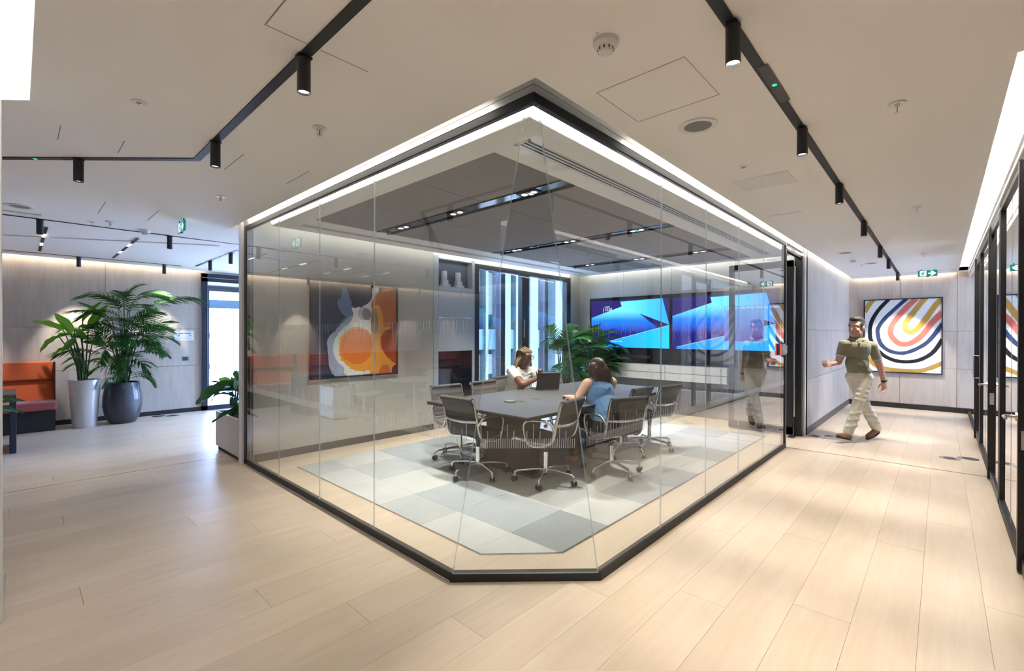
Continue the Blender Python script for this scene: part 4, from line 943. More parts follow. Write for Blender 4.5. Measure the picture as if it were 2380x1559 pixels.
xs_ = [.41, -.545, -1.5, -2.455, -3.41, -4.365, -5.32]
bench('orange velvet banquette next to the white plant pot', xs_[0])
for k, x in enumerate(xs_[1:]): bench('orange velvet banquette along the plant wall, %s from its visible end, mirrored in the glass' % ('second', 'third', 'fourth', 'fifth', 'sixth', 'seventh')[k], x)
M_NAVYT = mat('navy_lacquer', (.012, .02, .05), .3); M_TTOP = mat('oak_veneer_top', (.16, .14, .12), .35)
def slab_table(label, x0, x1, y0, y1, grp='dark slab-leg tables by the banquettes'):
    t = thing('slab_table', label, 'table', ((x0+x1)/2, (y0+y1)/2, 0), 0, grp); w, d = (x1-x0)/2, (y1-y0)/2
    MB().box(-w, w, -d, d, .715, .74).build('tabletop', M_TTOP, t, bevel=.003); MB().box(-w, w, -d, d, .70, .715).build('top_edge', M_MATTBLACK, t)
    for sx in (-1, 1): MB().box(sx*(w-.03)-.03, sx*(w-.03)+.03, -d+.02, d-.02, 0, .70).build('leg', M_NAVYT, t, bevel=.008)
slab_table('dark navy slab-leg table at the left edge before the orange bench', -1.35, -.008, 8.40, 9.15)
slab_table('dark slab-leg table farther along the orange benches, mirrored in the glass', -4.1, -2.6, 8.5, 9.2)
M_WTOP = mat('white_top', (.72, .72, .70), .35)
rt = thing('round_table', 'white round pedestal table in the lounge, mirrored in the left glass', 'table', (-1.0, 6.50, 0))
MB().lathe([(0, .722), (.44, .722), (.45, .73), (.44, .742), (0, .742)], 0, 0, 48).build('tabletop', M_WTOP, rt, auto=40); MB().cyl((0, 0, .02), (0, 0, .722), .03).build('column', M_WTOP, rt, auto=40)
for k in range(4): MB().tube([(0, 0, .10), (.12*cos(k*pi/2), .12*sin(k*pi/2), .05), (.34*cos(k*pi/2), .34*sin(k*pi/2), .012)], [.022, .02, .012], 8).build('foot', M_WTOP, rt, auto=50)
def shell_chair(label, x, y, rz):
    t = thing('shell_chair', label, 'chair', (x, y, 0), rz, 'white shell chairs in the lounge'); rows = []
    pr = catmull([(.22, 0, .44), (.05, 0, .43), (-.14, 0, .45), (-.22, 0, .58), (-.27, 0, .82)], 4)
    for i, p in enumerate(pr): rows.append([(p.x+.10*(j/3)**2*(1 if i > 8 else 0), .23*j/3, p.z+.05*(j/3)**2*(1 if i < 10 else 0)) for j in (-3, -2, -1, 0, 1, 2, 3)])
    MB().sheet(rows, 0, .012).build('shell', M_WTOP, t, smooth=True); MB().cyl((0, 0, .10), (0, 0, .43), .025).build('column', M_CHROME, t, auto=40)
    for k in range(5): MB().tube([(0, 0, .11), (.28*cos(k*1.2566), .28*sin(k*1.2566), .05), (.29*cos(k*1.2566), .29*sin(k*1.2566), .0)], .012, 6).build('base_leg', M_CHROME, t, auto=50)
shell_chair('white shell chair beside the round table, mirrored in the left glass', -.55, 7.35, radians(-120))
shell_chair('white shell chair left of the round table, mirrored in the left glass', -1.75, 6.9, radians(-30))

# wall notice and call-point
nt_ = thing('wall_notice', 'white landscape notice with grey print on the wood wall by the glass door', 'notice', (2.155, 10.499, 1.455))
MB().box(-.155, .155, -.004, 0, -.094, .094).build('sheet', mat('notice_white', (.72, .73, .76), .5), nt_)
mp = MB(); mp.box(-.085, -.01, -.0046, -.004, .026, .052); mp.box(-.005, .10, -.0046, -.004, .030, .050); mp.poly([(-.10, -.0046, .008), (-.066, -.0046, .008), (-.084, -.0046, -.02)]); mp.poly([(.075, -.0046, .008), (.112, -.0046, .008), (.112, -.0046, -.016), (.09, -.0046, -.012)])
for k in range(6): mp.box(-.055, .06, -.0046, -.004, .004-.012*k, .006-.012*k)
mp.box(-.10, .115, -.0046, -.004, -.064, -.06); mp.build('grey_print', mat('notice_grey', (.22, .24, .30), .7), nt_)
cp_ = thing('exit_button', 'small green-lit exit button plate on the wood wall below the notice', 'button', (2.18, 10.499, 1.018))
MB().box(-.045, .045, -.012, 0, -.035, .035).build('plate', mat('button_plate', (.05, .12, .18), .3, .5), cp_, bevel=.003)
MB().lathe([(0, .014), (.016, .013), (.018, .010), (0, .010)], 0, 0, 16, M=Matrix.Rotation(radians(90), 4, 'X')).build('push_button', mat('button_dark', (.01, .03, .03), .3), cp_); MB().box(.026, .034, -.0128, -.012, -.005, .005).build('status_light', M_GREEN, cp_)
# floor boxes
def floor_box(label, x, y, rz):
    t = thing('floor_socket', label, 'floor socket', (x, y, 0), rz, 'round metal floor sockets')
    for sx in (-.105, .105):
        MB().lathe([(0, .002), (.085, .002), (.10, .001), (.10, 0), (0, 0)], sx, 0, 32).build('lid', M_STEEL, t, auto=30)
        MB().lathe([(.05, .0026), (.056, .0026), (.056, .002), (.05, .002)], sx, 0, 24).build('ring', M_MATTBLACK, t)
floor_box('pair of round metal floor sockets beside the walking man', 8.11, 1.28, radians(140)); floor_box('pair of round metal floor sockets near the right glass doors', 7.80, -.16, radians(130)); floor_box('pair of round metal floor sockets before the back glass door', 1.83, 10.27, radians(150))

# ================================================================ PLANTS
def leafmat(name, c, tr=.35, rough=.38):
    m = bpy.data.materials.new(name); m.use_nodes = True; n = m.node_tree; L = n.links.new; b = n.nodes['Principled BSDF']; o = n.nodes['Material Output']
    oi = n.nodes.new('ShaderNodeObjectInfo'); hs = n.nodes.new('ShaderNodeHueSaturation'); hs.inputs['Color'].default_value = (*c, 1); mr = n.nodes.new('ShaderNodeMapRange'); mr.inputs['To Min'].default_value = .7; mr.inputs['To Max'].default_value = 1.35
    L(oi.outputs['Random'], mr.inputs['Value']); L(mr.outputs[0], hs.inputs['Value']); L(hs.outputs[0], b.inputs['Base Color']); b.inputs['Roughness'].default_value = rough
    t = n.nodes.new('ShaderNodeBsdfTranslucent'); mx = n.nodes.new('ShaderNodeMixShader'); mx.inputs[0].default_value = tr
    h2 = n.nodes.new('ShaderNodeHueSaturation'); h2.inputs['Value'].default_value = 1.6; h2.inputs['Hue'].default_value = .485; L(hs.outputs[0], h2.inputs['Color']); L(h2.outputs[0], t.inputs[0])
    L(b.outputs[0], mx.inputs[1]); L(t.outputs[0], mx.inputs[2]); L(mx.outputs[0], o.inputs[0]); return m
M_LEAF = leafmat('broad_leaf', (.11, .31, .03)); M_LEAFD = leafmat('dark_leaf', (.022, .085, .02), .25); M_FROND = leafmat('palm_frond', (.03, .115, .022), .3); M_STEM = mat('green_stem', (.045, .11, .03), .5)
def broad_leaf(L, W, curl=.15, droop=.3, split=0, seed=0):
    """leaf blade along +x from origin, face up; returns mesh builder"""
    rg = random.Random(seed); rows = []; n = 12
    for i in range(n+1):
        s = i/n; w = W*(sin(pi*min(1, s*.93+.05))**.75)*(1-.25*s); x = L*s; z = -droop*L*s*s; rw = []
        for j in range(-3, 4):
            t = j/3; rw.append((x-.06*L*abs(t)*0, w/2*t, z+curl*w*t*t+.012*sin(s*17+j+seed)*abs(t)))
        rows.append(rw)
    return rows
leaf_me = []
for k, (a, b, c, d) in enumerate(((.42, .19, .30, .25), (.46, .17, .45, .12), (.36, .20, .2, .5))):
    m = MB(); m.sheet(broad_leaf(a, b, c, d, 0, k)); me = m.mesh('leaf', M_LEAF, True); leaf_me.append(me)
dark_me = []
for k, (a, b, c, d) in enumerate(((.30, .11, .25, .35), (.24, .13, .2, .5), (.34, .10, .5, .2))):
    m = MB(); m.sheet(broad_leaf(a, b, c, d, 0, k+5)); dark_me.append(m.mesh('leaf', M_LEAFD, True))
def frond_mesh(L, n, ll, droop, seed, wid=.030):
    rg = random.Random(seed); m = MB(); sp = catmull([(0, 0, 0), (L*.45, 0, .02), (L*.8, 0, -droop*.35*L), (L, 0, -droop*L)], 6); pts = []
    m.tube(sp, [.006*(1-.8*i/(len(sp)-1)) for i in range(len(sp))], 5)
    for i in range(n):
        s = .10+.90*i/(n-1); f = s*(len(sp)-1); a = int(min(len(sp)-2, f)); p = sp[a].lerp(sp[a+1], f-a); tg = (sp[a+1]-sp[a]).normalized()
        for sd in (-1, 1):
            l = ll*(.55+.45*sin(pi*min(1, s*.8+.12)))*(1-.45*max(0, s-.75)/.25)*(.9+.2*rg.random()); ang = radians(62-38*s+rg.uniform(-6, 6)); side = V((0, sd, 0))
            d = (tg*cos(ang)+side*sin(ang)+V((0, 0, .18-.1*s))).normalized(); q = [p+d*(l*t)+V((0, 0, -l*(.28+.2*rg.random())*t*t)) for t in (0, .35, .7, 1)]; wv = d.cross(V((0, 0, 1))).normalized(); ws = [wid*.35, wid*.5, wid*.38, .001]
            m.sheet([[q[k]-wv*ws[k]+V((0, 0, .003)), q[k]-V((0, 0, .002)), q[k]+wv*ws[k]+V((0, 0, .003))] for k in range(4)])
    return m.mesh('frond', M_FROND, True)
FR = [frond_mesh(.62, 17, .30, .35, 1), frond_mesh(.72, 19, .32, .25, 2), frond_mesh(.55, 15, .27, .6, 3), frond_mesh(.66, 20, .30, .12, 4)]
def place(me, name, parent, base, az, el, roll=0, s=1.0):
    o = bpy.data.objects.new(name, me); COL.objects.link(o); o.parent = parent
    o.matrix_local = Matrix.Translation(base) @ Matrix.Rotation(az, 4, 'Z') @ Matrix.Rotation(-el, 4, 'Y') @ Matrix.Rotation(roll, 4, 'X') @ Matrix.Diagonal((s, s, s, 1)); return o
def stem(parent, pts, r, name='stem', m=None):
    P = catmull(pts, 5); return MB().tube(P, [r*(1-.45*i/(len(P)-1)) for i in range(len(P))], 6).build(name, m or M_STEM, parent, auto=60)
# white tapered pot with broad-leaved plant
M_PEARL = mat('pearl_white', (.62, .61, .60), .30, .25, .5, bump=(120, .05, .002)); M_SPARK = mat('speckled_charcoal', (.045, .047, .058), .30, .6, .6, coat=.7, bump=(260, .9, .004), var=(220, .9))
p1 = thing('plant_pot', 'tall tapered white plant pot beside the orange bench', 'plant pot', (.735, 10.03, 0))
MB().lathe([(0, 0), (.142, 0), (.148, .012), (.168, .30), (.186, .62), (.192, .745), (.189, .755), (.178, .752), (.176, .70), (0, .70)], 0, 0, 48).build('body', M_PEARL, p1, auto=40)
MB().lathe([(0, .715), (.176, .706), (.176, .70), (0, .70)], 0, 0, 32).build('soil', mat('pale_gravel', (.45, .43, .40), .9, bump=(90, 1, .01), var=(70, .5)), p1)
tag_ = MB().box(-.006, .006, -.002, .002, 0, .09).build('water_gauge', M_PLASTIC, p1); tag_.location = (.12, -.04, .71); tag_.rotation_euler = (0, .15, 0)
s1 = thing('strelitzia', 'broad-leaved green plant growing in the white pot', 'plant', (.735, 10.03, .71))
def toward(x, z, y=10.0): return V((x-.735, y-10.03, z-.71))
def leaf_to(me, L0, parent, base, tip, nrm, wid=1.0):
    base = V(base); d = V(tip)-base; L = d.length; x = d.normalized(); z = V(nrm); z = (z-x*z.dot(x)).normalized(); y = z.cross(x); k = L/L0
    o = bpy.data.objects.new('leaf', me); COL.objects.link(o); o.parent = parent
    o.matrix_local = Matrix(((x.x*k, y.x*k*wid, z.x*k, base.x), (x.y*k, y.y*k*wid, z.y*k, base.y), (x.z*k, y.z*k*wid, z.z*k, base.z), (0, 0, 0, 1))); return o
SL = [((.57, 9.92, 1.49), (.40, 9.85, 1.80), (.35, -1, .35), 1, 1.25), ((.49, 9.95, 1.53), (.17, 9.92, 1.70), (.3, -.7, .8), 1, .95), ((.44, 9.95, 1.44), (.19, 9.90, 1.30), (.2, -.5, 1), 2, .7),
      ((.71, 10.0, 1.68), (.92, 10.0, 2.02), (-.6, -.8, .3), 1, .62), ((.775, 9.98, 1.58), (1.0, 9.95, 1.96), (-.2, -1, .2), 1, .85), ((.66, 9.9, 1.60), (.86, 9.86, 1.60), (0, -.9, .5), 2, .8), ((.60, 9.9, 1.55), (.76, 9.82, 1.42), (.2, -.8, .6), 0, 1.1),
      ((.60, 9.92, 1.47), (.38, 9.8, 1.47), (0, -.4, 1), 0, .9), ((.62, 9.9, 1.40), (.48, 9.78, 1.28), (.2, -.7, .7), 2, .9), ((.56, 9.95, 1.28), (.33, 9.92, 1.22), (0, -.5, 1), 2, .6), ((.70, 9.92, 1.35), (.90, 9.82, 1.36), (0, -.7, .7), 2, .8), ((.66, 9.93, 1.12), (.46, 9.85, 1.10), (0, -.4, 1), 2, .5), ((.80, 9.95, 1.05), (.95, 9.86, 1.12), (0, -.6, .8), 2, .6), ((.84, 10.0, 1.42), (1.0, 9.9, 1.30), (0, -.7, .7), 0, .8)]
for k, (bs_, tp_, nr_, me, wd) in enumerate(SL):
    e = V(bs_)-V((.735, 10.03, .71)); b = V((e.x*.22+.03*(k % 3-1), e.y*.3+.03*(k % 2), 0)); stem(s1, [b, b.lerp(e, .5)+V((-e.x*.08, 0, .05)), e], .012, 'leaf_stalk')
    leaf_to(leaf_me[me], (.42, .46, .36)[me], s1, e, V(tp_)-V((.735, 10.03, .71)), nr_, wd)
for k in range(3): place(leaf_me[2], 'leaf', s1, V((.03*k, -.06, .12)), radians(-60+70*k), radians(50), .1, .35)
# dark bulbous pot with kentia palm
p2 = thing('plant_pot', 'round-bellied dark speckled plant pot left of the notice', 'plant pot', (1.205, 10.06, 0))
MB().lathe([(0, 0), (.165, 0), (.185, .02), (.235, .14), (.262, .29), (.258, .44), (.232, .60), (.226, .672), (.219, .682), (.208, .676), (.208, .62), (0, .62)], 0, 0, 56).build('body', M_SPARK, p2, auto=40)
MB().lathe([(0, .638), (.208, .632), (.208, .62), (0, .62)], 0, 0, 32).build('soil', M_SOIL, p2)
k1 = thing('kentia_palm', 'tall bushy palm growing in the dark speckled pot', 'plant', (1.205, 10.06, .635)); rg = random.Random(12)
def palm(t, specs, m=None):
    for (tx, ty, tz, az, el, k, sc_, rl) in specs:
        e = V((tx, ty, tz)); b = V((tx*.14+rg.uniform(-.05, .05), ty*.14+rg.uniform(-.04, .04), 0)); mid = b.lerp(e, .55); mid.x -= tx*.12; mid.y -= ty*.12
        stem(t, [b, mid, e], .008, 'frond_stalk'); place(FR[k], 'frond', t, e, radians(az), radians(el), rl, sc_)
specs = [(.34, -.05, 1.33, -4, 20, 3, 1.05, .35), (.02, -.05, 1.36, 20, 75, 0, .6, 0), (-.06, -.06, 1.30, 185, 45, 2, .8, .3), (-.03, -.08, 1.22, 200, 50, 2, .9, .3), (.06, -.1, 1.28, -30, 45, 2, .9, .3), (.0, -.12, 1.25, -100, 45, 1, .7, 0), (.10, -.05, 1.34, 20, 50, 2, .85, -.3), (.05, -.12, 1.20, -60, 35, 2, .8, 0), (-.02, -.1, 1.10, 190, 30, 2, .85, .2), (.16, -.10, .98, 25, 40, 1, .72, .9), (.18, -.12, .80, 10, 25, 1, .70, .8)]
for q in range(38):
    a = rg.uniform(pi*.97, 2*pi*1.02); hgt = rg.uniform(.35, 1.08); r = .10+.10*rg.random(); specs.append((r*cos(a)*1.2, r*sin(a)*.8+.02, hgt, math.degrees(a), rg.uniform(-8, 58), rg.randrange(4), rg.uniform(.55, .85), rg.uniform(-.5, .5)))
for q in range(10):
    a = radians(rg.uniform(180, 365)); specs.append((.10*cos(a), .08*sin(a)-.02, rg.uniform(.10, .3), math.degrees(a), rg.uniform(5, 40), 2, rg.uniform(.4, .6), 0))
palm(k1, [s for s in specs])
# planter by the left glass post, with leafy plant
pl = thing('planter_box', 'long pale wood planter box standing against the left glass wall post', 'planter', (1.95, 6.445, 0))
W_PL = mat('pale_planter_wood', (.60, .56, .53), .5, var=(6, .08, (1, 1, .1)))
for a in ((-.19, -.175, -.455, .455), (.175, .19, -.455, .455), (-.19, .19, -.455, -.44), (-.19, .19, .44, .455)): MB().box(a[0], a[1], a[2], a[3], .05, .488).build('side_panel', W_PL, pl)
MB().box(-.17, .17, -.43, .43, 0, .05).build('plinth', M_MATTBLACK, pl); MB().box(-.175, .175, -.44, .44, .38, .452).build('soil', M_SOIL, pl)
mr_ = MB()
for a in ((-.19, -.174, -.455, .455), (.174, .19, -.455, .455), (-.19, .19, .439, .455), (-.19, .19, -.455, -.439)): mr_.box(a[0], a[1], a[2], a[3], .488, .492)
mr_.build('top_rim', M_PLASTIC, pl)
lp_ = thing('leafy_plant', 'dark green leafy plant in the planter box by the glass post', 'plant', (1.93, 6.40, .452)); rg = random.Random(5)
for q in range(34):
    a = rg.uniform(0, 2*pi); r = rg.uniform(.03, .14); h_ = rg.uniform(.10, .46); yy = rg.uniform(-.20, .36); e = V((r*cos(a)*.8, yy+r*sin(a), h_)); stem(lp_, [V((0, yy, 0)), V((e.x*.4, yy+.2*r*sin(a), h_*.6)), e], .006, 'leaf_stalk'); place(dark_me[q % 3], 'leaf', lp_, e, a, radians(rg.uniform(-25, 45)), rg.uniform(-.4, .4), rg.uniform(.7, 1.1))
e = V((-.12, .30, .36)); stem(lp_, [V((0, .2, 0)), V((-.05, .27, .25)), e], .006, 'leaf_stalk'); leaf_to(dark_me[2], .34, lp_, e, (-.42, .62, .16), (-.5, -.8, .6), 1.2)
e = V((-.10, .10, .42)); stem(lp_, [V((0, .1, 0)), V((0, .15, .25)), e], .006, 'leaf_stalk'); leaf_to(leaf_me[0], .42, lp_, e, (-.22, .22, .50), (-.4, -.8, .5), 1.2)
# planter at the left edge: only a leaf tip reaches into view
pe = thing('planter_box', 'pale planter box cut off by the left edge of the view', 'planter', (-.52, 7.9, 0))
for a in ((.08, .395, -.28, -.266), (.08, .395, .266, .28), (.08, .094, -.28, .28), (.381, .395, -.28, .28)): MB().box(a[0], a[1], a[2], a[3], .04, .57).build('side_panel', M_WHITE, pe)
MB().box(.1, .375, -.26, .26, 0, .04).build('plinth', M_MATTBLACK, pe); MB().box(.094, .381, -.266, .266, .48, .53).build('soil', M_SOIL, pe)
pp = thing('leafy_plant', 'green leafy plant whose leaf tip pokes in at the left edge', 'plant', (-.30, 7.75, .53)); rg = random.Random(8)
for q in range(12):
    a = rg.uniform(0, 2*pi); e = V((.10*cos(a)-.05, .1*sin(a), rg.uniform(.1, .3))); stem(pp, [V((0, 0, 0)), e*.6, e], .006, 'leaf_stalk'); place(dark_me[q % 3], 'leaf', pp, e, a, radians(rg.uniform(-20, 40)), 0, .9)
e = V((.05, -.15, .14)); stem(pp, [V((0, 0, 0)), e*.6+V((0, 0, .03)), e], .006, 'leaf_stalk'); leaf_to(dark_me[2], .34, pp, e, (.36, -.10, .10), (-.2, -.6, .8), .9)
# palms in the meeting room corner
def room_palm(label, potlabel, x, y, hgt, n, seed, spread=.16, az0=0, az1=360, smax=.85):
    global rg
    pt = thing('plant_pot', potlabel, 'plant pot', (x, y, 0), 0); MB().lathe([(0, 0), (.15, 0), (.16, .02), (.185, .40), (.18, .41), (.165, .40), (.16, .36), (0, .36)], 0, 0, 32).build('body', mat('navy_pot_%d' % seed, (.02, .035, .07), .35), pt, auto=40); MB().lathe([(0, .375), (.165, .37), (.165, .36), (0, .36)], 0, 0, 24).build('soil', M_SOIL, pt)
    t = thing('palm', label, 'plant', (x, y, .372)); rg = random.Random(seed); sp_ = []
    for q in range(n):
        a = radians(rg.uniform(175, 368)); r = spread*(.5+.8*rg.random()); h_ = hgt*(.25+.75*(q+1)/n); sp_.append((r*cos(a), r*sin(a), h_, math.degrees(a), rg.uniform(5, 60), rg.randrange(4), rg.uniform(.5, smax), rg.uniform(-.5, .5)))
    palm(t, sp_)
room_palm('tall green palm in front of the right window pane', 'dark blue pot of the palm in front of the window', 7.05, 5.28, 1.10, 40, 21)
room_palm('dense dark palm in the corner between window and screens', 'dark blue pot of the palm in the room corner', 7.85, 5.22, .95, 46, 33)
# slim wooden ornament poking out of the corner palm
t = thing('moss_pole', 'brown moss pole standing in the corner palm', 'plant support', (7.93, 5.33, .372)); MB().cyl((0, 0, 0), (0, 0, 1.10), .018, .016, 14).build('pole', mat('coir', (.16, .08, .04), .95, bump=(80, 1, .01)), t, auto=50)

# ================================================================ BEYOND THE WINDOWS
fc = thing('office_building', 'pale blue office block with tall piers outside the meeting room window', 'building', (17, 13.2, -8))
M_PIER = mat('pier_pale', (.060, .085, .085), .6, var=(2, .12, (1, 1, .1))); M_SPAN = mat('spandrel_blue', (.010, .042, .055), .5); M_WGL = mat('window_blue', (.006, .018, .03), .3); M_BLND = mat('blind_white', (.13, .125, .11), .8); M_SPL = mat('spandrel_pale', (.030, .062, .07), .6)
MB().box(-10, 14, .3, .8, 0, 22).build('wall', M_SPAN, fc)
pier_me = MB().box(-.26, .26, -.35, .3, 0, 22).mesh('pier', M_PIER); slim_me = MB().box(-.07, .07, -.15, .3, 0, 22).mesh('mullion', M_PIER)
win_me = MB().box(-.36, .36, 0, .06, 0, 2.1).mesh('window', M_WGL); bl_me = MB().box(-.33, .33, -.03, 0, 0, 1).mesh('blind', M_BLND); sp_me = MB().box(-.38, .38, -.05, .3, 0, .8).mesh('spandrel', M_SPL)
rg = random.Random(3)
for k in range(13):
    x = -8.8+1.75*k; link('pier', pier_me, fc, (x, 0, 0)); link('mullion', slim_me, fc, (x+.87, 0, 0))
    for q in (.53, 1.21):
        for fl in range(2, 5):
            z = 1.3+3.3*(fl-.4)
            wn = link('window', win_me, fc, (x+q, .22, z)); b = link('blind', bl_me, wn, (0, -.005, 0)); hh = rg.choice((.5, .8, 1.2, 1.7)); b.scale.z = hh; b.location.z = 2.1-hh
            link('spandrel', sp_me, fc, (x+q, 0, z-1.0))
# fins outside the meeting room window
M_FIN = mat('fin_blue', (.004, .010, .03), .35)
for k, (x, l) in enumerate(((6.44, 'dark blue vertical fin outside the left window pane'), (7.78, 'dark blue vertical fin outside the right window pane'))):
    t = thing('facade_fin', l, 'fin', (x, 6.32, -.5), 0, 'facade fins'); MB().box(-.05, .05, -.07, .07, 0, 4.2).build('blade', M_FIN, t); MB().box(-.062, -.05, -.08, -.05, 0, 4.2).build('edge_strip', M_PIER, t); MB().box(.05, .062, -.08, -.05, 0, 4.2).build('edge_strip', M_PIER, t)
# terrace behind the back door
M_TERR = mat('terrace_slab', (.30, .31, .31), .6)
struct(MB().box(1.0, 9, 10.62, 14.2, -.15, -.02).build('floor_terrace', M_TERR))
so = thing('terrace_canopy', 'pale soffit and beam of the terrace roof outside the back door', 'canopy', (4.5, 11.5, 2.6)); MB().box(-2.6, 3, -.88, .9, .0, .12).build('soffit', mat('soffit_pale', (.10, .13, .13), .6), so); MB().box(-2.6, 3, .9, 1.0, -.12, .12).build('beam', mat('beam_blue', (.008, .016, .03), .5), so)
MB().lathe([(0, -.004), (.06, -.004), (.06, 0), (0, 0)], -1.55, -.25, 20).build('downlight', M_LENS, so); MB().box(-1.55, -1.47, .9, .98, -2.6, -.12).build('post', MATS['beam_blue'], so)
gb = thing('glass_balustrade', 'glass screen with pale blue transom at the edge of the terrace', 'balustrade', (4.5, 14.0, -.02)); MB().box(-3.5, 4, -.03, .03, 2.18, 2.40).build('transom', mat('transom_blue', (.012, .035, .05), .5), gb)
for x in (-2.9, 1.2, 2.3): MB().box(x-.03, x+.03, -.03, .03, 0, 2.18).build('post', MATS['transom_blue'], gb)
MB().box(-3.5, 4, -.005, .005, .05, 1.1).build('pane', M_GLASS, gb); MB().box(-3.5, 4, -.02, .02, 0, .16).build('base_rail', MATS['transom_blue'], gb)

# ================================================================ ROOM BEHIND THE RIGHT PARTITION (mirrored in the glass)
sw_ = thing('side_table', 'small white round-topped table behind the right glass doors', 'table', (6.4, -1.7, 0)); MB().lathe([(0, .70), (.34, .70), (.35, .71), (.34, .72), (0, .72)], 0, 0, 40).build('tabletop', M_WTOP, sw_, auto=40); MB().cyl((0, 0, .03), (0, 0, .70), .025).build('column', M_MATTBLACK, sw_, auto=40)
for k in range(4): MB().tube([(0, 0, .06), (.3*cos(k*pi/2+.4), .3*sin(k*pi/2+.4), .015)], [.02, .012], 6).build('foot', M_STEEL, sw_, auto=40)
rc = thing('reception_counter', 'blue-fronted counter with white top behind the right glass doors', 'counter', (9.6, -3.6, 0)); MB().box(-1.1, 1.1, -.3, .3, .08, .94).build('front', mat('counter_blue', (.06, .22, .48), .4), rc); MB().box(-1.15, 1.15, -.34, .34, .94, .98).build('top', M_WTOP, rc); MB().box(-1.05, 1.05, -.26, .26, 0, .08).build('plinth', M_MATTBLACK, rc)
mo = thing('monitor', 'dark monitor on the blue counter', 'monitor', (9.2, -3.6, .98)); MB().box(-.27, .27, -.02, .02, .12, .45).build('display', M_CHAN, mo, bevel=.004); MB().box(-.03, .03, -.015, .015, 0, .15).build('stand', M_MATTBLACK, mo); MB().box(-.11, .11, -.08, .08, 0, .012).build('foot', M_MATTBLACK, mo)
vz = thing('vase', 'white vase on the blue counter', 'vase', (10.0, -3.55, .98)); MB().lathe([(0, 0), (.06, 0), (.09, .06), (.08, .14), (.04, .2), (.045, .24), (.035, .24), (.03, .2), (0, .19)], 0, 0, 24).build('body', M_WTOP, vz, auto=40)
br = thing('flower_branches', 'bare twigs standing in the white vase', 'plant', (10.0, -3.55, 1.17)); rg = random.Random(2)
for k in range(9): a = rg.uniform(0, 6.28); MB().tube(catmull([(0, 0, 0), (.1*cos(a), .1*sin(a), .25), (.35*cos(a), .35*sin(a), .45), (.5*cos(a+.3), .5*sin(a+.3), .42)], 3), [.006]*9+[.003], 5).build('twig', M_DARKBR, br)

# ================================================================ PEOPLE
def solid(mb, name, m, parent, voxel=.009, smooth=5, fac=.5):
    """overlapping closed volumes -> one continuous skin"""
    o = bpy.data.objects.new(name, mb.mesh(name, m)); COL.objects.link(o)
    r = o.modifiers.new('remesh', 'REMESH'); r.mode = 'VOXEL'; r.voxel_size = voxel; r.use_smooth_shade = True
    s = o.modifiers.new('smooth', 'SMOOTH'); s.factor = fac; s.iterations = smooth
    bake(o); o.data.materials.clear(); o.data.materials.append(m); o.parent = parent
    o.data.polygons.foreach_set('use_smooth', [True]*len(o.data.polygons)); return o
def limb(mb, pts, rad):
    for i in range(len(pts)-1): mb.capsule(pts[i], pts[i+1], rad[i], rad[i+1], 14)
class Frame:
    def __init__(s, o, f, up=(0, 0, 1)):
        s.o = V(o); s.f = V(f).normalized(); s.l = V(up).cross(s.f).normalized(); s.u = s.f.cross(s.l).normalized()
    def p(s, f, l, u): return s.o+s.f*f+s.l*l+s.u*u
    def ax(s): return [s.f, s.l, s.u]
def head(mb, F, k=1.0, wide=1.0, tall=1.0):
    """head volumes; F.o = centre of skull between the ears at eye height"""
    e = lambda c, r: mb.ell(F.p(c[0]*k, c[1]*k*wide, c[2]*k*tall), (r[0]*k, r[1]*k*wide, r[2]*k*tall), 18, axes=F.ax())
    e((-.012, 0, .030), (.096, .076, .088)); e((.018, 0, -.035), (.072, .062, .078)); e((.040, 0, -.078), (.046, .046, .036)); e((.062, 0, -.092), (.022, .026, .018))
    e((.070, 0, .032), (.024, .052, .026)); e((.078, 0, .012), (.016, .046, .010))
    for s in (-1, 1):
        e((.050, .036*s, -.028), (.032, .026, .024)); e((-.006, .078*s, -.012), (.018, .010, .030)); e((-.012, .084*s, .002), (.013, .008, .018)); e((.008, .050*s, -.058), (.044, .016, .036))
        e((.083, .012*s, -.035), (.013, .010, .008))
    mb.capsule(F.p(.086*k, 0, .010*k), F.p(.104*k, 0, -.030*k), .007*k, .0115*k, 10)
    e((.088, 0, -.062), (.012, .024, .0065)); e((.086, 0, -.072), (.012, .020, .0065))
def face_parts(F, parent, k=1.0, iris=(.06, .04, .03), lip=(.4, .2, .18), brow=(.03, .02, .015), nm=''):
    ew = MATS.get('eye_white') or mat('eye_white', (.75, .73, .70), .25); im = mat('iris'+nm, iris, .2); lm = mat('lips'+nm, lip, .5); bm_ = mat('brows'+nm, brow, .8)
    for s in (-1, 1):
        c = F.p(.076*k, .033*s*k, .0); MB().ell(c, (.0125*k, .0145*k, .0085*k), 12, axes=F.ax()).build('eye', ew, parent, smooth=True)
        MB().ell(F.p(.0845*k, .033*s*k, 0), (.005*k, .0062*k, .0064*k), 10, axes=F.ax()).build('iris', im, parent, smooth=True)
        MB().tube([F.p(.092*k, .014*s*k, .021*k), F.p(.094*k, .032*s*k, .026*k), F.p(.080*k, .054*s*k, .021*k)], [.004*k, .005*k, .003*k], 6).build('eyebrow', bm_, parent, smooth=True)
    MB().tube([F.p(.086*k, -.024*k, -.066*k), F.p(.0985*k, -.008*k, -.063*k), F.p(.0995*k, 0, -.0645*k), F.p(.0985*k, .008*k, -.063*k), F.p(.086*k, .024*k, -.066*k)], [.003*k, .0055*k, .005*k, .0055*k, .003*k], 6).build('lips', lm, parent, smooth=True)
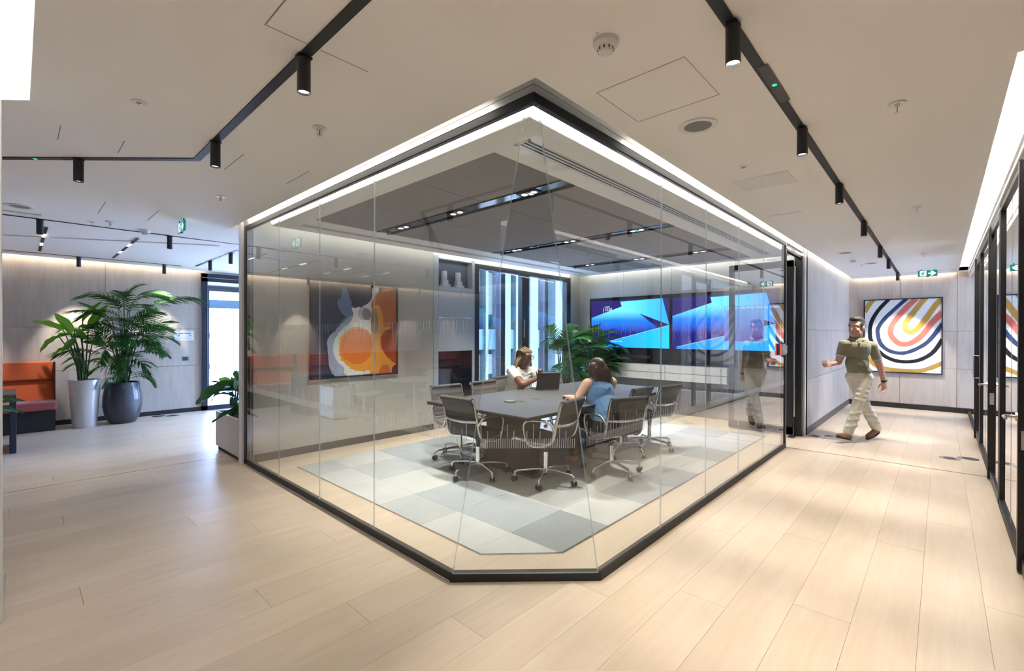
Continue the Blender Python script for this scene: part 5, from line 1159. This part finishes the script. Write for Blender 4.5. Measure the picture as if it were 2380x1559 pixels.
def hand(mb, wrist, d, pn, side, curl=.5, k=1.0, spread=.12):
    """d: towards the fingers, pn: palm normal, side: +1 thumb on d x pn side"""
    d = V(d).normalized(); pn = (V(pn)-d*V(pn).dot(d)).normalized(); t = d.cross(pn).normalized()*side; w = V(wrist)
    for q in (-.024, -.008, .008, .024): mb.capsule(w+t*q*.6*k, w+d*.078*k+t*q*1.15*k, .0155*k, .0125*k, 10)
    mb.ell(w+d*.04*k+pn*.004*k, (.038*k, .034*k, .015*k), 12, axes=[d, t, pn])
    for j, q in enumerate((.029, .010, -.010, -.028)):
        Ls = (.040, .044, .041, .031)[j]; a = w+d*.082*k+t*q*k; dirv = (d+t*q*spread*8).normalized(); ang = 0
        for sgi, (ln, cc) in enumerate(((Ls, .45), (Ls*.68, .75), (Ls*.52, .6))):
            ang += cc*curl*1.9; dd = dirv*cos(ang)+pn*sin(ang); b = a+dd*ln*k; mb.capsule(a, b, (.0095-.0008*sgi)*k, (.0088-.0010*sgi)*k, 8); a = b
    a = w+d*.022*k+t*.026*k; b = a+(d*.6+t*.75+pn*.35).normalized()*.040*k; c = b+(d*.85+t*.1+pn*.55).normalized()*.032*k; e = c+(d*.9-t*.25+pn*.6).normalized()*.024*k
    mb.capsule(a, b, .0145*k, .0115*k, 8); mb.capsule(b, c, .011*k, .0098*k, 8); mb.capsule(c, e, .0095*k, .0078*k, 8)
def skin(name, c, rough=.48):
    m = mat(name, c, rough, 0, .4, var=(14, .06)); b = m.node_tree.nodes['Principled BSDF']; b.inputs['Subsurface Weight'].default_value = .12; b.inputs['Subsurface Radius'].default_value = (.02, .008, .004); b.inputs['Subsurface Scale'].default_value = .5; return m
def cloth(name, c, **k): return mat(name, c, k.pop('rough', .8), 0, .25, bump=(38, .25, .01), var=(9, .10), sheen=k.pop('sheen', .2))

# ---------------------------------------------------------------- walking man
man = thing('person', 'man in olive polo shirt and cream trousers walking past the striped painting', 'person', (0, 0, 0))
SK = skin('fair_skin', (.56, .31, .22))
Fh = Frame((8.030, .872, 1.600), (-.93, .37, -.03)); up = V((0, 0, 1))
hipL, kneL, ankL = V((8.085, .765, .905)), V((8.005, .855, .525)), V((7.930, .955, .115))
hipR, kneR, ankR = V((8.075, .925, .905)), V((8.205, .795, .505)), V((8.445, .675, .145))
shR, elR, wrR = V((7.925, 1.005, 1.372)), V((7.930, 1.065, 1.115)), V((7.800, 1.135, 1.085))
shL, elL, wrL = V((8.165, .710, 1.345)), V((8.262, .630, 1.055)), V((8.300, .588, .840))
pel = V((8.08, .845, .95)); chest = V((8.035, .865, 1.27)); nb_ = V((8.040, .865, 1.43))
tf = V((-.93, -.30, 0)).normalized(); tl_ = V((0, 0, 1)).cross(tf)
b = MB(); head(b, Fh, 1.13, .97, 1.10); b.capsule(nb_, Fh.p(-.015, 0, -.06), .062, .054, 16)
b.ell(chest, (.088, .140, .19), 18, axes=[tf, tl_, up]); b.ell(pel, (.088, .13, .12), 16, axes=[tf, tl_, up]); b.capsule(pel, chest, .085, .085)
for sh in (shR, shL): b.capsule(nb_+V((0, 0, -.04)), sh, .055, .058)
limb(b, [shR, elR, wrR], [.058, .043, .028]); limb(b, [shL, elL, wrL], [.058, .043, .028])
b.ell(shR.lerp(elR, .55), (.05, .045, .09), 12, axes=[tf, tl_, (elR-shR).normalized()]); b.ell(shL.lerp(elL, .55), (.05, .045, .09), 12, axes=[tf, tl_, (elL-shL).normalized()])
hand(b, wrR, (-.85, .45, -.03), (.35, .55, -.2), -1, 1.05); hand(b, wrL, (.05, -.08, -1), (-.5, .35, 0), 1, .38)
limb(b, [hipL, kneL, ankL], [.08, .052, .037]); limb(b, [hipR, kneR, ankR], [.08, .052, .037])
solid(b, 'body', SK, man, .0068, 4)
face_parts(Fh, man, 1.13, (.10, .09, .08), (.42, .20, .17), (.035, .022, .015), '_man')
HM = mat('short_dark_hair', (.022, .014, .010), .55, bump=(160, .8, .006))
h = MB(); e = lambda c, r: h.ell(Fh.p(c[0]*1.13, c[1]*1.1, c[2]*1.22), [r[0]*1.13, r[1]*1.1, r[2]*1.2], 16, axes=Fh.ax())
e((-.024, 0, .068), (.090, .078, .066)); e((.026, 0, .100), (.066, .060, .030)); e((.062, .012, .098), (.030, .046, .024)); e((-.055, 0, .015), (.056, .072, .058))
for s in (-1, 1): e((.002, .068*s, .034), (.040, .012, .036)); e((-.006, .071*s, .010), (.012, .008, .022))
solid(h, 'hair', HM, man, .007, 3)
st = MB()
for c, r in (((.050, 0, -.090), (.046, .050, .034)), ((.030, .050, -.075), (.044, .014, .036)), ((.030, -.050, -.075), (.044, .014, .036)), ((.088, 0, -.052), (.012, .026, .008))): st.ell(Fh.p(*c), tuple(q*1.02 for q in r), 14, axes=Fh.ax())
# polo shirt
PO = cloth('olive_knit', (.235, .225, .155), rough=.85); t = MB()
t.ell(chest+V((0, 0, .03)), (.112, .160, .185), 18, axes=[tf, tl_, up]); t.ell(chest+V((0, 0, -.17)), (.100, .142, .17), 18, axes=[tf, tl_, up]); t.ell(pel+V((0, 0, .045)), (.106, .148, .085), 18, axes=[tf, tl_, up])
t.ell(chest+tf*.035+V((0, 0, .06)), (.085, .135, .10), 16, axes=[tf, tl_, up])
for sh, el in ((shR, elR), (shL, elL)):
    t.capsule(nb_+V((0, 0, -.055)), sh, .066, .064); t.capsule(sh, sh.lerp(el, .62), .065, .058)
t.capsule(nb_+V((0, 0, -.07)), nb_+V((0, 0, -.01)), .088, .068, 16)
for q in range(7):
    z = .98+.035*q; a0 = pel.lerp(chest, .1+.09*q)+tf*.098; t.capsule(a0+tl_*(.11-.01*q)+V((0, 0, -.02)), a0-tl_*.10+V((0, 0, .03)), .011, .008, 8)
solid(t, 'polo_shirt', PO, man, .0085, 5)
POD = cloth('olive_collar', (.11, .105, .075)); c = MB()
cw = [nb_+tf*(.083*cos(a))+tl_*(.083*sin(a))+V((0, 0, .022-.028*cos(a))) for a in [radians(22+q*316/16) for q in range(17)]]
c.sheet([[p+V((0, 0, .020)), p+(p-nb_).normalized()*.012, p+(p-nb_).normalized()*.022+V((0, 0, -.030))] for p in cw], 0, .004); c.build('collar', PO, man, smooth=True)
pk = MB(); q0 = nb_+tf*.092+V((0, 0, -.02)); pk.sheet([[q0+tl_*.016+V((0, 0, .012)), q0-tl_*.016+V((0, 0, .012))], [chest+tf*.124+tl_*.012+V((0, 0, .11)), chest+tf*.124-tl_*.012+V((0, 0, .11))]], 0, .006); pk.build('placket', POD, man)
for sh, el in ((shR, elR), (shL, elL)):
    p = sh.lerp(el, .60); d = (el-sh).normalized(); MB().tube([p, p+d*.022], [.0605, .0595], 20, cap=False).build('sleeve_hem', cloth('hem_cream', (.50, .47, .38)), man, smooth=True)
# trousers
TR = cloth('cream_cotton', (.64, .60, .50)); t = MB()
t.ell(pel+V((0, 0, -.02)), (.108, .148, .10), 18, axes=[tf, tl_, up]); t.capsule(pel+V((0, 0, .01)), pel+V((0, 0, .04)), .105, .10, 16)
for hp, kn, an in ((hipL, kneL, ankL), (hipR, kneR, ankR)):
    limb(t, [hp, kn, an+(kn-an)*.06], [.088, .070, .066])
    for q in range(5):
        c0 = hp.lerp(kn, .18+.17*q); t.capsule(c0+tf*.050+tl_*.05, c0+tf*.050-tl_*.05+V((0, 0, .03)), .026, .022, 8)
    for q in range(3): c0 = kn.lerp(an, .25+.22*q); t.capsule(c0+tf*.035+tl_*.04, c0+tf*.035-tl_*.04+V((0, 0, -.025)), .038, .034, 8)
solid(t, 'trousers', TR, man, .0085, 5)
SH = mat('brown_suede', (.21, .105, .035), .8, bump=(120, .3, .003)); SO = mat('shoe_sole', (.05, .03, .018), .7)
for hl, te, nm in ((V((7.965, .925, .045)), V((7.735, 1.055, .108)), 0), (V((8.475, .655, .125)), V((8.255, .775, .035)), 1)):
    d = (te-hl).normalized(); s_ = d.cross(V((0, 0, 1))).normalized(); u_ = s_.cross(d); m = MB()
    m.ell(hl+d*.04+u_*.018, (.055, .037, .042), 14, axes=[d, s_, u_]); m.ell(hl+d*.185+u_*.006, (.085, .048, .032), 14, axes=[d, s_, u_]); m.capsule(hl+d*.05+u_*.02, hl+d*.17+u_*.012, .038, .036); m.capsule(hl+d*.05+u_*.03, hl+d*.05+u_*.075, .042, .046)
    o = solid(m, 'shoe', SH, man, .007, 4)
    ol = [(hl+d*(.13+.145*cos(a))+s_*((.042+.010*cos(a))*sin(a))-u_*.030) for a in [2*pi*q/24 for q in range(24)]]; MB().extr(ol, u_*.016).build('sole', SO, o)
dv = (wrL-elL).normalized(); wq = wrL-dv*.012
MB().tube([wq-dv*.014, wq+dv*.014], [.0335, .0325], 20, cap=False).build('watch_strap', M_MATTBLACK, man, smooth=True); ws = V((.6, -.75, .1)).normalized(); MB().ell(wq+ws*.034, (.020, .018, .008), 14, axes=[dv, dv.cross(ws).normalized(), ws]).build('watch_face', M_CHAN, man, smooth=True)

# ---------------------------------------------------------------- woman with braids, behind the table
w1 = thing('person', 'woman with long blonde braids, glasses and white blouse seated behind the laptop', 'person', (0, 0, 0))
DS = skin('deep_skin', (.17, .068, .034), .38)
F1 = Frame((5.105, 4.485, 1.165), (-.17, -.985, -.10))
ch_ = V((5.10, 4.60, .82)); nk = V((5.105, 4.555, 1.0)); f1 = V((-.25, -.96, 0)).normalized(); l1 = V((0, 0, 1)).cross(f1); lean = (f1*.22+V((0, 0, 1))).normalized()
sR, eR, wR = nk-l1*.175+V((0, 0, -.045)), V((4.735, 4.215, .800)), V((4.965, 4.155, .872)); sL, eL, wL = nk+l1*.175+V((0, 0, -.045)), V((5.195, 4.150, .800)), V((5.055, 4.145, .905))
b = MB(); head(b, F1, 1.06, 1.08); b.capsule(nk, F1.p(-.015, 0, -.055), .062, .054, 16); b.ell(ch_, (.125, .185, .22), 18, axes=[f1, l1, lean]); b.capsule(V((5.11, 4.68, .56)), ch_, .15, .15)
for s_ in (sR, sL): b.capsule(nk+V((0, 0, -.03)), s_, .055, .062)
limb(b, [sR, eR, wR], [.068, .055, .032]); limb(b, [sL, eL, wL], [.068, .055, .032])
hand(b, wR, (.42, -.05, .62), (.45, -.1, -.3), 1, .9, .98); hand(b, wL, (-.18, .02, .80), (-.5, -.4, -.2), -1, 1.0, .98)
hp1 = V((5.12, 4.70, .50))
for s_ in (-1, 1):
    kn = V((5.05+.10*s_, 4.28, .52)); an = V((5.04+.12*s_, 4.32, .09)); limb(b, [hp1+l1*.09*s_, kn, an], [.09, .065, .042]); b.capsule(an+V((0, 0, -.04)), an+f1*.14+V((0, 0, -.055)), .038, .03)
solid(b, 'body', DS, w1, .0072, 4); face_parts(F1, w1, 1.06, (.03, .015, .01), (.17, .05, .045), (.012, .008, .006), '_w1')
BL = cloth('white_blouse', (.76, .75, .73), rough=.75); t = MB()
t.ell(ch_+V((0, 0, -.01)), (.150, .205, .21), 18, axes=[f1, l1, lean]); t.ell(ch_+f1*.06+V((0, 0, -.04)), (.115, .17, .12), 16, axes=[f1, l1, lean]); t.capsule(V((5.11, 4.68, .56)), ch_+V((0, 0, -.08)), .185, .185, 18)
for s_, e_ in ((sR, eR), (sL, eL)): t.capsule(nk+V((0, 0, -.06)), s_, .07, .085); t.capsule(s_, s_.lerp(e_, .52), .074, .078)
for q in range(6): c0 = ch_+f1*.15+V((0, 0, .10-.05*q)); t.capsule(c0+l1*(.12)+V((0, 0, .02)), c0-l1*(.02*q-.02)+V((0, 0, -.02)), .014, .01, 8)
solid(t, 'blouse', BL, w1, .0085, 5)
cw = [nk+f1*(.085*cos(a))+l1*(.085*sin(a))+V((0, 0, .0-.045*cos(a))) for a in [radians(14+q*332/16) for q in range(17)]]
MB().sheet([[p+V((0, 0, .018)), p+(p-nk).normalized()*.02, p+(p-nk).normalized()*.045+V((0, 0, -.028))] for p in cw], 0, .004).build('collar', BL, w1, smooth=True)
t = MB(); limb(t, [hp1, hp1+f1*.05], [.15, .15])
for s_ in (-1, 1): limb(t, [hp1+l1*.09*s_, V((5.05+.10*s_, 4.28, .52)), V((5.04+.12*s_, 4.32, .14))], [.11, .08, .06])
solid(t, 'trousers', cloth('dark_trousers', (.02, .02, .025)), w1, .011, 4)
BR = mat('blonde_braid', (.40, .27, .12), .55, bump=(140, 1, .008), var=(60, .55)); BRD = mat('dark_braid', (.09, .055, .03), .55, bump=(140, 1, .008), var=(60, .4)); rg = random.Random(3)
cap_ = MB(); cap_.ell(F1.p(-.020, 0, .050), (.103, .088, .085), 18, axes=F1.ax()); cap_.ell(F1.p(-.05, 0, -.02), (.075, .084, .085), 16, axes=F1.ax()); solid(cap_, 'hair', BRD, w1, .008, 3)
m1, m2 = MB(), MB()
for q in range(20):       # cornrows over the crown
    s_ = -.078+.156*q/19; pts = [F1.p(.078-abs(s_)*.35, s_, .075-abs(s_)*.25), F1.p(.03, s_*1.15, .132-abs(s_)*.55), F1.p(-.05, s_*1.2, .138-abs(s_)*.6), F1.p(-.115, s_*1.05, .06), F1.p(-.118, s_*1.0, -.05)]
    (m1 if q % 3 == 0 else m2).tube(catmull(pts, 5), .0056, 6)
for q in range(40):       # hanging braids over back and shoulders
    sd = -1 if q % 4 else 1
    if q % 5 < 3:
        s0 = sd*(.060+.035*rg.random()); a = F1.p(-.05+.075*rg.random(), s0*1.02, .02-.03*rg.random()); mid = nk+l1*(s0*1.75)+f1*(.02+.05*rg.random())+V((0, 0, -.02)); end = ch_+f1*(.16+.07*rg.random())+l1*(sd*(.04+.10*rg.random()))+V((0, 0, -.02-.12*rg.random())); k2 = mid.lerp(end, .5)+f1*.045
    else:
        s0 = rg.uniform(-.08, .08); a = F1.p(-.10, s0, -.02); mid = nk-f1*.09+l1*s0*1.4; end = ch_-f1*(.16+.02*rg.random())+l1*s0*1.6+V((0, 0, -.10)); k2 = mid.lerp(end, .5)-f1*.03
    P = catmull([a, a.lerp(mid, .5)+(l1*s0*.25), mid, k2, end], 5); (m1 if rg.random() < .62 else m2).tube(P, [.0058*(1+.18*(i % 2))*(1-.3*i/len(P)) for i in range(len(P))], 6)
o = m1.build('blonde_braids', BR, w1, smooth=True); o['kind'] = 'stuff'; o = m2.build('brown_braids', BRD, w1, smooth=True); o['kind'] = 'stuff'
g = MB()
for s_ in (-1, 1):
    P = [F1.p(.106, (.036+.027*cos(a))*s_, .001+.021*sin(a)) for a in [2*pi*q/20 for q in range(21)]]; P = [F1.p(.106, (.036*s_+(.028 if abs(cos(a)) > .5 else .028*abs(cos(a))/.5)*(1 if cos(a) > 0 else -1)), .001+.021*max(-1, min(1, sin(a)*1.35))) for a in [2*pi*q/24 for q in range(25)]]
    g.tube(P, .0042, 6); g.tube([F1.p(.104, .066*s_, .012), F1.p(.07, .086*s_, .012), F1.p(-.005, .094*s_, .010)], .0035, 6)
g.tube([F1.p(.107, -.010, .006), F1.p(.109, 0, .009), F1.p(.107, .010, .006)], .0038, 6); g.build('glasses', M_MATTBLACK, w1, auto=60)
dv = (wL-eL).normalized(); MB().tube([wL-dv*.03+V((.036*cos(a), .036*sin(a), 0))*0+(dv.orthogonal().normalized()*cos(a)+dv.cross(dv.orthogonal()).normalized()*sin(a))*.037 for a in [2*pi*q/20 for q in range(21)]], .004, 6).build('bracelet', M_CHROME, w1, smooth=True)

# ---------------------------------------------------------------- woman in denim, back to the viewer
w2 = thing('person', 'woman with long brown hair in sleeveless denim top seated with her back to the viewer', 'person', (0, 0, 0))
LS = skin('light_skin', (.66, .40, .29))
F2 = Frame((4.470, 2.860, 1.115), (.22, .96, -.12)); f2 = V((.30, .95, 0)).normalized(); l2 = V((0, 0, 1)).cross(f2); c2 = V((4.445, 2.79, .80)); n2 = V((4.475, 2.815, 1.005)); lean2 = (f2*.10+V((0, 0, 1))).normalized()
sL2, eL2, wL2 = n2+l2*.175+V((0, 0, -.055)), V((4.215, 2.945, .772)), V((4.33, 3.14, .775)); sR2, eR2, wR2 = n2-l2*.175+V((0, 0, -.055)), V((4.72, 2.86, .775)), V((4.66, 3.10, .775))
b = MB(); head(b, F2, 1.0); b.capsule(n2, F2.p(-.02, 0, -.055), .056, .050, 16); b.ell(c2, (.105, .165, .21), 18, axes=[f2, l2, lean2]); b.capsule(V((4.40, 2.66, .55)), c2, .14, .13)
for s_ in (sL2, sR2): b.capsule(n2+V((0, 0, -.03)), s_, .05, .058)
limb(b, [sL2, eL2, wL2], [.062, .050, .028]); limb(b, [sR2, eR2, wR2], [.062, .050, .028]); b.ell(sL2.lerp(eL2, .4), (.058, .05, .10), 14, axes=[f2, l2, (eL2-sL2).normalized()])
hand(b, wL2, (.5, .8, .05), (0, 0, -1), -1, .4, .92); hand(b, wR2, (-.5, .8, .05), (0, 0, -1), 1, .4, .92)
hp2 = V((4.40, 2.66, .515))
for s_ in (-1, 1):
    kn = V((4.50, 3.08, .52))+l2*.11*s_; an = V((4.50, 3.06, .09))+l2*.12*s_; limb(b, [hp2+l2*.09*s_, kn, an], [.09, .065, .04]); b.capsule(an+V((0, 0, -.04)), an+f2*.14+V((0, 0, -.055)), .036, .03)
solid(b, 'body', LS, w2, .0072, 4); face_parts(F2, w2, 1.0, (.08, .07, .05), (.5, .22, .2), (.05, .03, .02), '_w2')
DN = cloth('blue_denim', (.105, .205, .365), rough=.85); t = MB()
t.ell(c2+V((0, 0, .015)), (.140, .182, .205), 18, axes=[f2, l2, lean2]); t.capsule(V((4.40, 2.66, .60)), c2+V((0, 0, -.06)), .172, .165, 18); t.ell(V((4.40, 2.66, .60)), (.185, .195, .06), 18)
for s_ in (sL2, sR2): t.capsule(n2+V((0, 0, -.05)), n2.lerp(s_, .72)+V((0, 0, -.012)), .062, .066)
t.capsule(n2+V((0, 0, -.05)), n2+V((0, 0, .0)), .078, .062, 16)
for a_, b_ in (((-.03, .12), (.05, -.04)), ((.02, .10), (.03, -.06)), ((.06, .06), (-.06, -.08)), ((-.08, .0), (.06, -.10)), ((-.10, -.08), (.02, -.14))):
    t.capsule(c2-f2*.118+l2*a_[0]+V((0, 0, a_[1])), c2-f2*.128+l2*b_[0]+V((0, 0, b_[1])), .012, .008, 8)
solid(t, 'denim_top', DN, w2, .0082, 4)
hm = MB(); hm.tube([V((4.40, 2.66, .575)), V((4.40, 2.66, .600))], [.190, .192], 28, cap=False, flat=1.04); hm.build('hem_band', cloth('denim_pale', (.16, .28, .45)), w2, smooth=True)
t = MB(); t.ell(hp2+V((0, 0, .0)), (.175, .185, .10), 16)
for s_ in (-1, 1): limb(t, [hp2+l2*.09*s_, V((4.50, 3.08, .52))+l2*.11*s_, V((4.50, 3.06, .14))+l2*.12*s_], [.11, .08, .06])
solid(t, 'trousers', cloth('black_trousers', (.012, .012, .014)), w2, .011, 4)
HB = bpy.data.materials.new('brown_hair'); HB.use_nodes = True; n = HB.node_tree; bb = n.nodes['Principled BSDF']; tc_ = n.nodes.new('ShaderNodeTexCoord'); mp_ = n.nodes.new('ShaderNodeMapping'); mp_.inputs['Scale'].default_value = (1, 1, .05); nz_ = n.nodes.new('ShaderNodeTexNoise'); nz_.inputs['Scale'].default_value = 140; cr_ = n.nodes.new('ShaderNodeValToRGB')
cr_.color_ramp.elements[0].color = (.030, .014, .008, 1); cr_.color_ramp.elements[1].color = (.13, .075, .045, 1); cr_.color_ramp.elements[0].position = .35; cr_.color_ramp.elements[1].position = .7
n.links.new(tc_.outputs['Object'], mp_.inputs[0]); n.links.new(mp_.outputs[0], nz_.inputs[0]); n.links.new(nz_.outputs['Fac'], cr_.inputs[0]); n.links.new(cr_.outputs[0], bb.inputs['Base Color']); bb.inputs['Roughness'].default_value = .42
bp_ = n.nodes.new('ShaderNodeBump'); bp_.inputs['Strength'].default_value = .5; bp_.inputs['Distance'].default_value = .004; n.links.new(nz_.outputs['Fac'], bp_.inputs['Height']); n.links.new(bp_.outputs[0], bb.inputs['Normal'])
t = MB(); t.ell(F2.p(-.022, 0, .045), (.105, .074, .078), 18, axes=F2.ax()); t.ell(F2.p(-.035, 0, -.03), (.090, .092, .09), 18, axes=F2.ax())
for s_ in (-.078, -.05, -.022, .008, .036, .064, .088): t.capsule(F2.p(-.062+.03*abs(s_)/.09, s_*.85, .02), n2-f2*(.085-.5*abs(s_))+l2*s_*1.2+V((0, 0, -.03-.03*(s_ < -.03))), .046, .030, 10)
for s_ in (-1, 1): t.capsule(F2.p(.02, .08*s_, .02), n2+f2*.02+l2*.11*s_+V((0, 0, -.03)), .026, .018, 10)
solid(t, 'hair', HB, w2, .0075, 9)
ls = MB(); rg = random.Random(4)
for q in range(34):
    s_ = rg.uniform(-.09, .09); a = F2.p(-.115+.3*abs(s_), s_, .02-.05*rg.random()); e_ = n2-f2*(.105-.45*abs(s_))+l2*(s_*1.25-.03)+V((0, 0, -.02-.13*rg.random()*(1 if q % 3 == 0 else .3))); ls.tube(catmull([a, a.lerp(e_, .5)-f2*.02, e_], 4), [.003]*8+[.001], 5)
o = ls.build('hair_strands', HB, w2, smooth=True); o['kind'] = 'stuff'
